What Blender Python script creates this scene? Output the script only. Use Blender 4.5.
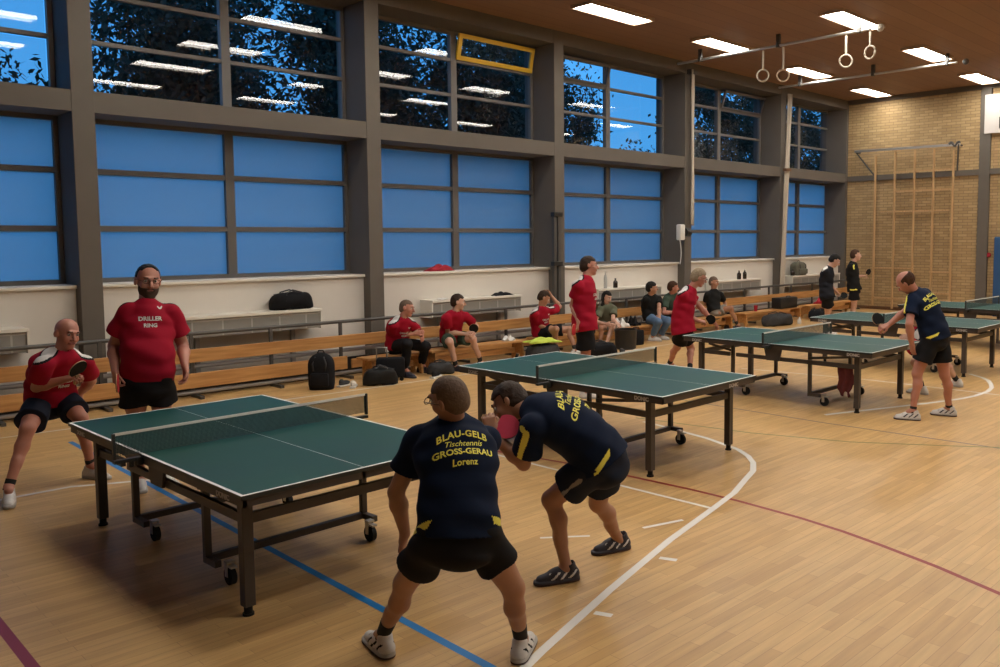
import bpy, bmesh, math, random
import numpy as np
from mathutils import Vector, Matrix
from mathutils.bvhtree import BVHTree

scene = bpy.context.scene
for _o in list(bpy.data.objects):
    bpy.data.objects.remove(_o)
COL = scene.collection

# ---------------------------------------------------------------- camera
cam_data = bpy.data.cameras.new('camera')
cam = bpy.data.objects.new('camera', cam_data)
COL.objects.link(cam)
CF = Vector((0.71851474, 0.69137677, -0.07572795))
CR = Vector((0.69311895, -0.72080966, -0.00442204))
CU = Vector((0.05764274, 0.04931118, 0.99711871))
cam.matrix_world = Matrix(((CR.x, CU.x, -CF.x, 0), (CR.y, CU.y, -CF.y, 0), (CR.z, CU.z, -CF.z, 2.1162), (0, 0, 0, 1)))
cam_data.sensor_width = 36.0
cam_data.lens = 848.928 * 36.0 / 1000.0
cam_data.shift_x = -(582.53 - 500.0) / 1000.0
cam_data.shift_y = -(333.5 - 302.58) / 1000.0
cam_data.clip_end = 300
scene.camera = cam

# ---------------------------------------------------------------- world, exposure, light level
scene.view_settings.view_transform = 'Standard'
scene.view_settings.look = 'None'
scene.view_settings.gamma = 1.0
scene.view_settings.use_curve_mapping = False
scene.view_settings.exposure = 0.0
PANEL_STRENGTH = 26.0
PANEL_COLOR = (1.0, 0.95, 0.86)
world = bpy.data.worlds.new('dusk_sky')
scene.world = world
world.use_nodes = True
_nt = world.node_tree
_nt.nodes.clear()
_wo = _nt.nodes.new('ShaderNodeOutputWorld')
_bg = _nt.nodes.new('ShaderNodeBackground')
_tc = _nt.nodes.new('ShaderNodeTexCoord')
_sx = _nt.nodes.new('ShaderNodeSeparateXYZ')
_cr = _nt.nodes.new('ShaderNodeValToRGB')
_nt.links.new(_tc.outputs['Generated'], _sx.inputs[0])
_nt.links.new(_sx.outputs['Z'], _cr.inputs[0])
_cr.color_ramp.elements[0].position = 0.0
_cr.color_ramp.elements[0].color = (0.070, 0.36, 0.80, 1)
_cr.color_ramp.elements[1].position = 0.5
_cr.color_ramp.elements[1].color = (0.042, 0.25, 0.68, 1)
_nt.links.new(_cr.outputs[0], _bg.inputs['Color'])
_bg.inputs['Strength'].default_value = 1.75
_nt.links.new(_bg.outputs[0], _wo.inputs[0])

# ---------------------------------------------------------------- materials
def new_mat(name):
    m = bpy.data.materials.new(name)
    m.use_nodes = True
    nt = m.node_tree
    return m, nt, nt.nodes['Principled BSDF']

def mat(name, col, rough=0.6, metal=0.0, noise=0.0, nscale=30.0, bump=0.0, spec=0.5, sheen=0.0):
    m, nt, b = new_mat(name)
    b.inputs['Base Color'].default_value = (*col, 1)
    b.inputs['Roughness'].default_value = rough
    b.inputs['Metallic'].default_value = metal
    b.inputs['Specular IOR Level'].default_value = spec
    if sheen: b.inputs['Sheen Weight'].default_value = sheen
    tc = nt.nodes.new('ShaderNodeTexCoord')
    nz = nt.nodes.new('ShaderNodeTexNoise')
    nz.inputs['Scale'].default_value = nscale
    nz.inputs['Detail'].default_value = 3
    nt.links.new(tc.outputs['Object'], nz.inputs['Vector'])
    if noise:
        mx = nt.nodes.new('ShaderNodeMix'); mx.data_type = 'RGBA'
        mx.inputs['A'].default_value = (*[c * (1 - noise) for c in col], 1)
        mx.inputs['B'].default_value = (*[min(1, c * (1 + noise)) for c in col], 1)
        nt.links.new(nz.outputs['Fac'], mx.inputs['Factor'])
        nt.links.new(mx.outputs['Result'], b.inputs['Base Color'])
    if bump:
        bp = nt.nodes.new('ShaderNodeBump'); bp.inputs['Strength'].default_value = bump
        bp.inputs['Distance'].default_value = 0.01
        nt.links.new(nz.outputs['Fac'], bp.inputs['Height'])
        nt.links.new(bp.outputs[0], b.inputs['Normal'])
    return m

def brick_mat(name, c1, c2, mortar, bw, bh, ms, plane, rough=0.7, scale=1.0, offset=0.5, bump=0.0, noise=0.15, mscale=3.0, spec=0.5, bias=0.0, msmooth=0.1):
    """plane: which world axes give (u, v): 'xy','yz','xz'"""
    m, nt, b = new_mat(name)
    ge = nt.nodes.new('ShaderNodeNewGeometry')
    sp = nt.nodes.new('ShaderNodeSeparateXYZ')
    cb = nt.nodes.new('ShaderNodeCombineXYZ')
    nt.links.new(ge.outputs['Position'], sp.inputs[0])
    nt.links.new(sp.outputs[plane[0].upper()], cb.inputs[0])
    nt.links.new(sp.outputs[plane[1].upper()], cb.inputs[1])
    br = nt.nodes.new('ShaderNodeTexBrick')
    br.offset = offset
    br.inputs['Color1'].default_value = (*c1, 1)
    br.inputs['Color2'].default_value = (*c2, 1)
    br.inputs['Mortar'].default_value = (*mortar, 1)
    br.inputs['Scale'].default_value = scale
    br.inputs['Brick Width'].default_value = bw
    br.inputs['Row Height'].default_value = bh
    br.inputs['Mortar Size'].default_value = ms
    br.inputs['Mortar Smooth'].default_value = msmooth
    br.inputs['Bias'].default_value = bias
    nt.links.new(cb.outputs[0], br.inputs['Vector'])
    nz = nt.nodes.new('ShaderNodeTexNoise')
    nz.inputs['Scale'].default_value = mscale; nz.inputs['Detail'].default_value = 4
    nt.links.new(ge.outputs['Position'], nz.inputs['Vector'])
    mp = nt.nodes.new('ShaderNodeMapRange')
    mp.inputs['To Min'].default_value = 1 - noise; mp.inputs['To Max'].default_value = 1 + noise
    nt.links.new(nz.outputs['Fac'], mp.inputs['Value'])
    mu = nt.nodes.new('ShaderNodeVectorMath'); mu.operation = 'SCALE'
    nt.links.new(br.outputs['Color'], mu.inputs[0]); nt.links.new(mp.outputs[0], mu.inputs['Scale'])
    nt.links.new(mu.outputs[0], b.inputs['Base Color'])
    b.inputs['Roughness'].default_value = rough
    b.inputs['Specular IOR Level'].default_value = spec
    if bump:
        bp = nt.nodes.new('ShaderNodeBump'); bp.inputs['Strength'].default_value = bump
        bp.inputs['Distance'].default_value = 0.004; bp.invert = True
        nt.links.new(br.outputs['Fac'], bp.inputs['Height'])
        nt.links.new(bp.outputs[0], b.inputs['Normal'])
    return m

def wood_mat(name, c1, c2, axis='x', rough=0.45):
    m, nt, b = new_mat(name)
    tc = nt.nodes.new('ShaderNodeTexCoord')
    mp = nt.nodes.new('ShaderNodeMapping')
    s = [14.0, 14.0, 14.0]; s['xyz'.index(axis)] = 0.9
    mp.inputs['Scale'].default_value = s
    nz = nt.nodes.new('ShaderNodeTexNoise'); nz.inputs['Scale'].default_value = 2.0; nz.inputs['Detail'].default_value = 5
    cr = nt.nodes.new('ShaderNodeValToRGB')
    cr.color_ramp.elements[0].position = 0.35; cr.color_ramp.elements[0].color = (*c1, 1)
    cr.color_ramp.elements[1].position = 0.65; cr.color_ramp.elements[1].color = (*c2, 1)
    nt.links.new(tc.outputs['Object'], mp.inputs[0]); nt.links.new(mp.outputs[0], nz.inputs['Vector'])
    nt.links.new(nz.outputs['Fac'], cr.inputs[0]); nt.links.new(cr.outputs[0], b.inputs['Base Color'])
    b.inputs['Roughness'].default_value = rough
    return m

M = {}
# sprung maple floor, boards run along the hall
def floor_material():
    m, nt, b = new_mat('maple_floor')
    ge = nt.nodes.new('ShaderNodeNewGeometry')
    br = nt.nodes.new('ShaderNodeTexBrick'); br.offset = 0.37; br.offset_frequency = 2
    br.inputs['Color1'].default_value = (0.58, 0.360, 0.145, 1)
    br.inputs['Color2'].default_value = (0.46, 0.268, 0.100, 1)
    br.inputs['Mortar'].default_value = (0.36, 0.20, 0.080, 1)
    br.inputs['Brick Width'].default_value = 0.62
    br.inputs['Row Height'].default_value = 0.070
    br.inputs['Mortar Size'].default_value = 0.0016
    br.inputs['Mortar Smooth'].default_value = 0.4
    br.inputs['Bias'].default_value = -0.25
    br.inputs['Scale'].default_value = 1.0
    nt.links.new(ge.outputs['Position'], br.inputs['Vector'])
    mp = nt.nodes.new('ShaderNodeMapping'); mp.inputs['Scale'].default_value = (1.2, 16, 1)
    nt.links.new(ge.outputs['Position'], mp.inputs[0])
    nz = nt.nodes.new('ShaderNodeTexNoise'); nz.inputs['Scale'].default_value = 1.6; nz.inputs['Detail'].default_value = 5
    nt.links.new(mp.outputs[0], nz.inputs['Vector'])
    nb = nt.nodes.new('ShaderNodeTexNoise'); nb.inputs['Scale'].default_value = 0.9; nb.inputs['Detail'].default_value = 2
    nt.links.new(ge.outputs['Position'], nb.inputs['Vector'])
    r1 = nt.nodes.new('ShaderNodeMapRange'); r1.inputs['To Min'].default_value = 0.72; r1.inputs['To Max'].default_value = 1.25
    nt.links.new(nz.outputs['Fac'], r1.inputs['Value'])
    r2 = nt.nodes.new('ShaderNodeMapRange'); r2.inputs['To Min'].default_value = 0.90; r2.inputs['To Max'].default_value = 1.12
    nt.links.new(nb.outputs['Fac'], r2.inputs['Value'])
    mm = nt.nodes.new('ShaderNodeMath'); mm.operation = 'MULTIPLY'
    nt.links.new(r1.outputs[0], mm.inputs[0]); nt.links.new(r2.outputs[0], mm.inputs[1])
    vm = nt.nodes.new('ShaderNodeVectorMath'); vm.operation = 'SCALE'
    nt.links.new(br.outputs['Color'], vm.inputs[0]); nt.links.new(mm.outputs[0], vm.inputs['Scale'])
    nt.links.new(vm.outputs[0], b.inputs['Base Color'])
    rr = nt.nodes.new('ShaderNodeMapRange'); rr.inputs['To Min'].default_value = 0.26; rr.inputs['To Max'].default_value = 0.42
    nt.links.new(nb.outputs['Fac'], rr.inputs['Value']); nt.links.new(rr.outputs[0], b.inputs['Roughness'])
    b.inputs['Specular IOR Level'].default_value = 0.3
    return m
M['floor'] = floor_material()
M['ceiling'] = brick_mat('ceiling_boards', (0.27, 0.150, 0.085), (0.235, 0.128, 0.072), (0.17, 0.09, 0.05), 40.0, 0.30, 0.006, 'xy', rough=0.7, noise=0.12, mscale=0.7)
M['brick'] = brick_mat('yellow_brick', (0.48, 0.335, 0.165), (0.36, 0.24, 0.112), (0.25, 0.175, 0.095), 0.25, 0.078, 0.008, 'yz', rough=0.8, noise=0.22, mscale=1.1, bump=0.6)
M['concrete'] = mat('grey_brown_concrete', (0.118, 0.101, 0.084), 0.75, noise=0.10, nscale=3)
M['grey_side'] = mat('grey_plaster', (0.40, 0.37, 0.33), 0.8, noise=0.05, nscale=2)
M['white_wall'] = mat('white_panel', (0.66, 0.615, 0.55), 0.7, noise=0.04, nscale=2.5)
M['sill'] = mat('white_sill', (0.70, 0.66, 0.58), 0.5)
M['frame'] = mat('window_frame_grey', (0.10, 0.092, 0.085), 0.5)
M['frame_light'] = mat('window_frame_light', (0.15, 0.138, 0.125), 0.5)
M['yellow_frame'] = mat('yellow_vent_frame', (0.78, 0.50, 0.04), 0.45)
M['lamp_frame'] = mat('lamp_housing', (0.42, 0.30, 0.21), 0.5)
M['wood'] = wood_mat('bench_wood', (0.40, 0.185, 0.055), (0.56, 0.29, 0.10))
M['wood_z'] = wood_mat('climbing_wood', (0.44, 0.265, 0.115), (0.55, 0.35, 0.165), 'z')
M['wood_dark'] = mat('dark_wood', (0.13, 0.06, 0.025), 0.6)
M['rail'] = mat('dark_steel_rail', (0.085, 0.08, 0.075), 0.4, metal=0.3)
M['pipe'] = mat('heating_pipe', (0.33, 0.32, 0.31), 0.4)
M['rad_front'] = brick_mat('radiator_front', (0.28, 0.265, 0.235), (0.25, 0.235, 0.21), (0.42, 0.40, 0.36), 0.42, 0.5, 0.012, 'xz', rough=0.6, noise=0.05, offset=0.0)
M['black'] = mat('black_fabric', (0.010, 0.010, 0.012), 0.8, spec=.15, noise=0.3, nscale=20, bump=0.3)
M['black_plastic'] = mat('black_plastic', (0.012, 0.012, 0.013), 0.4)
M['black_rubber'] = mat('black_rubber', (0.010, 0.010, 0.010), 0.65, spec=.25)
M['white_paint'] = mat('white_floor_tape', (0.72, 0.68, 0.62), 0.5)
M['blue_paint'] = mat('blue_floor_line', (0.008, 0.17, 0.46), 0.45)
M['red_paint'] = mat('red_floor_line', (0.27, 0.020, 0.012), 0.45)
M['maroon_paint'] = mat('maroon_floor_line', (0.22, 0.02, 0.045), 0.45)
M['green_paint'] = mat('green_floor_line', (0.17, 0.19, 0.05), 0.45)
M['slate_paint'] = mat('slate_floor_line', (0.17, 0.13, 0.14), 0.45)
M['red_cloth'] = mat('red_cloth', (0.36, 0.012, 0.025), 0.85, noise=0.2, nscale=25)
M['lime_cloth'] = mat('lime_cloth', (0.50, 0.62, 0.08), 0.85, noise=0.15, nscale=25)
M['grey_cloth'] = mat('grey_cloth', (0.05, 0.05, 0.052), 0.9, spec=.15, noise=0.3, nscale=25)
M['olive_cloth'] = mat('olive_bag', (0.11, 0.105, 0.08), 0.9, noise=0.2, nscale=25)
M['steel'] = mat('bright_steel', (0.55, 0.53, 0.50), 0.3, metal=0.8)
M['bottle'] = mat('dark_bottle', (0.02, 0.012, 0.008), 0.15)
M['clear_bottle'] = mat('pale_bottle', (0.45, 0.45, 0.43), 0.15)
M['white_plastic'] = mat('white_plastic', (0.68, 0.66, 0.62), 0.45)
M['rope'] = mat('pale_rope', (0.50, 0.44, 0.36), 0.85, noise=0.2, nscale=60)
M['leaf'] = mat('dark_leaves', (0.030, 0.040, 0.022), 0.8, noise=0.4, nscale=3)
M['bark'] = mat('bark', (0.03, 0.024, 0.018), 0.9, noise=0.3, nscale=8)
M['soil'] = mat('outside_ground', (0.03, 0.04, 0.025), 0.95)
M['blue_mat'] = mat('blue_gym_mat', (0.015, 0.075, 0.20), 0.6)
M['sign_white'] = mat('sign_white', (0.60, 0.57, 0.54), 0.6)
M['sign_black'] = mat('sign_black', (0.02, 0.02, 0.02), 0.6)
M['beige'] = mat('beige_panel', (0.30, 0.24, 0.17), 0.6)

def emis(name, col, s):
    m = bpy.data.materials.new(name); m.use_nodes = True
    nt = m.node_tree; nt.nodes.clear()
    o = nt.nodes.new('ShaderNodeOutputMaterial'); e = nt.nodes.new('ShaderNodeEmission')
    e.inputs[0].default_value = (*col, 1); e.inputs[1].default_value = s
    nt.links.new(e.outputs[0], o.inputs[0]); return m
M['panel'] = emis('lamp_diffuser', PANEL_COLOR, PANEL_STRENGTH)

def glass_mat():
    m = bpy.data.materials.new('clear_pane'); m.use_nodes = True
    nt = m.node_tree; nt.nodes.clear()
    o = nt.nodes.new('ShaderNodeOutputMaterial')
    t = nt.nodes.new('ShaderNodeBsdfTransparent'); t.inputs[0].default_value = (0.80, 0.80, 0.80, 1)
    g = nt.nodes.new('ShaderNodeBsdfGlossy'); g.inputs['Roughness'].default_value = 0.0
    g.inputs['Color'].default_value = (0.95, 0.95, 0.95, 1)
    lw = nt.nodes.new('ShaderNodeLayerWeight'); pw = nt.nodes.new('ShaderNodeMath'); pw.operation = 'POWER'; pw.inputs[1].default_value = 5
    nt.links.new(lw.outputs['Facing'], pw.inputs[0]); f = nt.nodes.new('ShaderNodeMath'); f.operation = 'MULTIPLY_ADD'; f.inputs[1].default_value = .9; f.inputs[2].default_value = .032
    nt.links.new(pw.outputs[0], f.inputs[0])
    mx = nt.nodes.new('ShaderNodeMixShader')
    nt.links.new(f.outputs[0], mx.inputs[0]); nt.links.new(t.outputs[0], mx.inputs[1]); nt.links.new(g.outputs[0], mx.inputs[2])
    nt.links.new(mx.outputs[0], o.inputs[0]); return m
M['glass'] = glass_mat()

def frosted_mat():
    m = bpy.data.materials.new('frosted_pane'); m.use_nodes = True
    nt = m.node_tree; nt.nodes.clear()
    o = nt.nodes.new('ShaderNodeOutputMaterial')
    t = nt.nodes.new('ShaderNodeBsdfTranslucent'); t.inputs[0].default_value = (0.96, 0.96, 0.96, 1)
    d = nt.nodes.new('ShaderNodeBsdfDiffuse'); d.inputs[0].default_value = (0.16, 0.19, 0.21, 1)
    tp = nt.nodes.new('ShaderNodeBsdfTransparent'); tp.inputs[0].default_value = (0.9, 0.9, 0.9, 1)
    mx = nt.nodes.new('ShaderNodeMixShader'); mx.inputs[0].default_value = 0.16
    nt.links.new(t.outputs[0], mx.inputs[1]); nt.links.new(d.outputs[0], mx.inputs[2])
    gl = nt.nodes.new('ShaderNodeBsdfGlossy'); gl.inputs['Roughness'].default_value = 0.35
    m2 = nt.nodes.new('ShaderNodeMixShader'); m2.inputs[0].default_value = 0.03
    nt.links.new(mx.outputs[0], m2.inputs[1]); nt.links.new(gl.outputs[0], m2.inputs[2])
    nt.links.new(m2.outputs[0], o.inputs[0]); return m
M['frosted'] = frosted_mat()

# ---------------------------------------------------------------- object helpers
def tag(o, label=None, cat=None, group=None, kind=None):
    if label: o['label'] = label
    if cat: o['category'] = cat
    if group: o['group'] = group
    if kind: o['kind'] = kind
    return o

def empty(name, loc, rz=0.0, label=None, cat=None, group=None):
    o = bpy.data.objects.new(name, None); COL.objects.link(o)
    o.location = loc; o.rotation_euler = (0, 0, rz); o.empty_display_size = 0.1
    return tag(o, label, cat, group)

class MB:
    """collects shapes, links them as one mesh object"""
    def __init__(s): s.bm = bmesh.new(); s.mats = []
    def mi(s, m):
        if m is None: return 0
        if m not in s.mats: s.mats.append(m)
        return s.mats.index(m)
    def _done(s, verts, m):
        i = s.mi(m)
        if i:
            for f in {f for v in verts for f in v.link_faces}: f.material_index = i
        return verts
    def box(s, c, d, m=None, rot=None, bev=0.0):
        r = bmesh.ops.create_cube(s.bm, size=1.0)
        vs = r['verts']
        for v in vs: v.co = Vector((v.co.x * d[0], v.co.y * d[1], v.co.z * d[2]))
        if bev:
            es = list({e for v in vs for e in v.link_edges})
            rb = bmesh.ops.bevel(s.bm, geom=es, offset=bev, segments=2, affect='EDGES', profile=0.5)
            vs = list({v for f in rb['faces'] for v in f.verts} | {v for v in vs if v.is_valid})
            seen = set(vs); st = list(vs)
            while st:
                v = st.pop()
                for e in v.link_edges:
                    w = e.other_vert(v)
                    if w not in seen: seen.add(w); st.append(w)
            vs = list(seen)
        mt = Matrix.Translation(c)
        if rot is not None: mt = mt @ rot.to_4x4()
        for v in vs: v.co = mt @ v.co
        return s._done(vs, m)
    def cyl(s, a, b, r, m=None, r2=None, seg=16, caps=True):
        a = Vector(a); b = Vector(b); d = b - a
        q = d.to_track_quat('Z', 'Y').to_matrix().to_4x4()
        rr = bmesh.ops.create_cone(s.bm, cap_ends=caps, segments=seg, radius1=r, radius2=r if r2 is None else r2, depth=d.length, matrix=Matrix.Translation((a + b) / 2) @ q)
        return s._done(rr['verts'], m)
    def bar(s, a, b, w, h, m=None, up=(0, 0, 1)):
        a = Vector(a); b = Vector(b); d = (b - a); L = d.length; x = d.normalized()
        y = Vector(up).cross(x)
        if y.length < 1e-4: y = Vector((0, 1, 0)).cross(x)
        y.normalize(); z = x.cross(y)
        return s.box((a + b) / 2, (L, w, h), m, rot=Matrix((x, y, z)).transposed())
    def sph(s, c, r, m=None, sc=(1, 1, 1), seg=16, rot=None):
        mt = Matrix.Translation(c)
        if rot is not None: mt = mt @ rot.to_4x4()
        mt = mt @ Matrix.Diagonal((sc[0], sc[1], sc[2], 1))
        rr = bmesh.ops.create_uvsphere(s.bm, u_segments=seg, v_segments=max(6, seg // 2 + 2), radius=r, matrix=mt)
        return s._done(rr['verts'], m)
    def poly(s, pts, m=None):
        vs = [s.bm.verts.new(p) for p in pts]
        f = s.bm.faces.new(vs); f.material_index = s.mi(m); return f
    def prism(s, pts, h, m=None, axis=2):
        """pts: 3d ring, extruded by vector h"""
        h = Vector(h)
        a = [s.bm.verts.new(p) for p in pts]; b = [s.bm.verts.new(Vector(p) + h) for p in pts]
        i = s.mi(m); n = len(a); fs = [s.bm.faces.new(a), s.bm.faces.new(b[::-1])]
        for k in range(n): fs.append(s.bm.faces.new((a[k], b[k], b[(k + 1) % n], a[(k + 1) % n])))
        for f in fs: f.material_index = i
        return a + b
    def tube(s, pts, r, m=None, seg=8, closed=False):
        pts = [Vector(p) for p in pts]; n = len(pts); rings = []
        for i, p in enumerate(pts):
            if closed: d = pts[(i + 1) % n] - pts[i - 1]
            else: d = pts[min(i + 1, n - 1)] - pts[max(i - 1, 0)]
            d.normalize(); u = d.cross(Vector((0.13, 0.31, 0.94)))
            if u.length < 0.1: u = d.cross(Vector((1, 0, 0)))
            u.normalize(); w = d.cross(u)
            rad = r[i] if isinstance(r, (list, tuple)) else r
            rings.append([s.bm.verts.new(p + (u * math.cos(t) + w * math.sin(t)) * rad) for t in [2 * math.pi * k / seg for k in range(seg)]])
        mi = s.mi(m)
        for i in range(n if closed else n - 1):
            A = rings[i]; B = rings[(i + 1) % n]
            for k in range(seg):
                f = s.bm.faces.new((A[k], A[(k + 1) % seg], B[(k + 1) % seg], B[k])); f.material_index = mi
        if not closed:
            s.bm.faces.new(rings[0][::-1]).material_index = mi; s.bm.faces.new(rings[-1]).material_index = mi
    def lathe(s, prof, c, m=None, seg=20, sc=(1, 1)):
        rings = []
        for r, z in prof:
            rings.append([s.bm.verts.new((c[0] + r * sc[0] * math.cos(2 * math.pi * k / seg), c[1] + r * sc[1] * math.sin(2 * math.pi * k / seg), c[2] + z)) for k in range(seg)])
        mi = s.mi(m)
        for A, B in zip(rings, rings[1:]):
            for k in range(seg):
                s.bm.faces.new((A[k], A[(k + 1) % seg], B[(k + 1) % seg], B[k])).material_index = mi
        s.bm.faces.new(rings[0][::-1]).material_index = mi; s.bm.faces.new(rings[-1]).material_index = mi
    def build(s, name, m=None, parent=None, smooth=False, loc=None, kind=None, label=None):
        bmesh.ops.recalc_face_normals(s.bm, faces=s.bm.faces[:])
        me = bpy.data.meshes.new(name); s.bm.to_mesh(me); s.bm.free()
        ms = list(s.mats)
        if m is not None and not ms: ms = [m]
        for k in ms: me.materials.append(k)
        if smooth:
            me.polygons.foreach_set('use_smooth', [True] * len(me.polygons))
            if smooth != 'all':
                me.set_sharp_from_angle(angle=math.radians(40))
        o = bpy.data.objects.new(name, me); COL.objects.link(o)
        if parent is not None: o.parent = parent
        if loc is not None: o.location = loc
        if kind: o['kind'] = kind
        if label: o['label'] = label
        return o

def mb(m=None):
    b = MB()
    if m is not None: b.mi(m)
    return b

def copy_tree(o, parent=None):
    c = o.copy(); COL.objects.link(c)
    if parent is not None: c.parent = parent
    for ch in o.children: copy_tree(ch, c)
    return c

def text_bm(txt, size, shear=0.0, bold=0.0, grid=0.02, align='CENTER', arch=0.0, space=1.0):
    cu = bpy.data.curves.new('txt', 'FONT'); cu.body = txt; cu.size = size; cu.shear = shear; cu.offset = bold
    cu.align_x = align; cu.align_y = 'CENTER'; cu.space_character = space; cu.resolution_u = 3
    ob = bpy.data.objects.new('txt', cu); COL.objects.link(ob)
    dg = bpy.context.evaluated_depsgraph_get()
    me = bpy.data.meshes.new_from_object(ob.evaluated_get(dg))
    bpy.data.objects.remove(ob); bpy.data.curves.remove(cu)
    bm = bmesh.new(); bm.from_mesh(me); bpy.data.meshes.remove(me)
    if grid:
        xs = [v.co.x for v in bm.verts]; ys = [v.co.y for v in bm.verts]
        for ax, lo, hi in ((0, min(xs), max(xs)), (1, min(ys), max(ys))):
            t = lo + grid
            while t < hi:
                co = [0, 0, 0]; no = [0, 0, 0]; co[ax] = t; no[ax] = 1
                bmesh.ops.bisect_plane(bm, geom=bm.verts[:] + bm.edges[:] + bm.faces[:], plane_co=co, plane_no=no)
                t += grid
    if arch:
        for v in bm.verts: v.co.y -= arch * v.co.x ** 2
    return bm

def flat_text(name, txt, size, m, origin, xdir, ydir, parent=None, off=0.001, **k):
    bm = text_bm(txt, size, grid=0, **k)
    x = Vector(xdir).normalized(); y = Vector(ydir).normalized(); n = x.cross(y)
    for v in bm.verts: v.co = Vector(origin) + x * v.co.x + y * v.co.y + n * off
    me = bpy.data.meshes.new(name); bm.to_mesh(me); bm.free(); me.materials.append(m)
    o = bpy.data.objects.new(name, me); COL.objects.link(o)
    if parent is not None: o.parent = parent
    return o
# ================================================================ the hall
ZC = 6.13
X0, X1, YN = -6.0, 23.9, -4.2
YG = 12.65          # window plane
PITCH = 4.19
COLX = [3.45 + PITCH * k for k in range(-2, 6)]   # concrete columns

b = mb(M['floor']); b.box(((X0 + X1) / 2, (YN + 12.9) / 2, -0.1), (X1 - X0 + .4, 12.9 - YN + .4, 0.2)); floor = b.build('floor', kind='structure')
b = mb(M['ceiling']); b.box(((X0 + X1) / 2, (YN + 12.9) / 2, ZC + 0.1), (X1 - X0 + .4, 12.9 - YN + .4, 0.2)); b.build('ceiling', kind='structure')
b = mb(M['brick']); b.box((X1 + .15, (YN + 12.9) / 2, ZC / 2), (.3, 12.9 - YN, ZC)); b.build('wall_end', kind='structure')
b = mb(M['grey_side']); b.box((X0 - .15, (YN + 12.9) / 2, ZC / 2), (.3, 12.9 - YN, ZC)); b.build('wall_left', kind='structure')
b = mb(M['grey_side']); b.box(((X0 + X1) / 2, YN - .15, ZC / 2), (X1 - X0, .3, ZC)); b.build('wall_camera_side', kind='structure')
# window wall: parapet, mid beam, lintel
b = mb(M['white_wall'])
b.box(((X0 + X1) / 2, (12.19 + 12.85) / 2, 1.50 / 2), (X1 - X0, .66, 1.50)); b.build('wall_window', kind='structure')
b = mb(M['sill']); b.box(((X0 + X1) / 2, 12.39, 1.5225), (X1 - X0, .50, .045), bev=.008); b.build('trim_1', kind='structure', label='white window sill board')
b = mb(M['concrete']); b.box(((X0 + X1) / 2, 12.425, (3.725 + 3.985) / 2), (X1 - X0, .85, .26)); b.build('trim_2', kind='structure', label='grey brown concrete beam between the window rows')
b = mb(M['concrete']); b.box(((X0 + X1) / 2, 12.425, (5.88 + ZC) / 2), (X1 - X0, .85, ZC - 5.88)); b.build('trim_3', kind='structure', label='grey brown concrete lintel under the ceiling')
n = 4
for cx in COLX:
    w = .26
    b = mb(M['concrete']); b.box((cx if cx < 24 else 23.9 - .05, (12.0 + 12.85) / 2 - .004, ZC / 2), (w if cx < 24 else .14, .858, ZC), bev=.006); b.build('trim_%d' % n, kind='structure', label='grey brown concrete column'); n += 1
# end wall pillar, beam and top band
b = mb(M['concrete']); b.box((X1 - .04, 8.08, ZC / 2), (.10, .27, ZC)); b.build('trim_%d' % n, kind='structure', label='grey pillar in the brick end wall'); n += 1
b = mb(M['concrete']); b.box((X1 - .03, 4.2, 3.83), (.07, 16.0, .15)); b.build('trim_%d' % n, kind='structure', label='grey beam band across the brick end wall'); n += 1
b = mb(M['concrete']); b.box((X1 - .03, 4.2, ZC - .06), (.08, 16.0, .12)); b.build('trim_%d' % n, kind='structure', label='dark band at the top of the end wall'); n += 1
b = mb(M['wood_dark']); b.box((X1 - .012, 4.2, .045), (.024, 16.0, .09)); b.build('baseboard_end', kind='structure')
# outside ground
b = mb(M['soil']); b.box((8, 45, -.6), (120, 62, .2)); b.build('ground', kind='structure')

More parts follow.
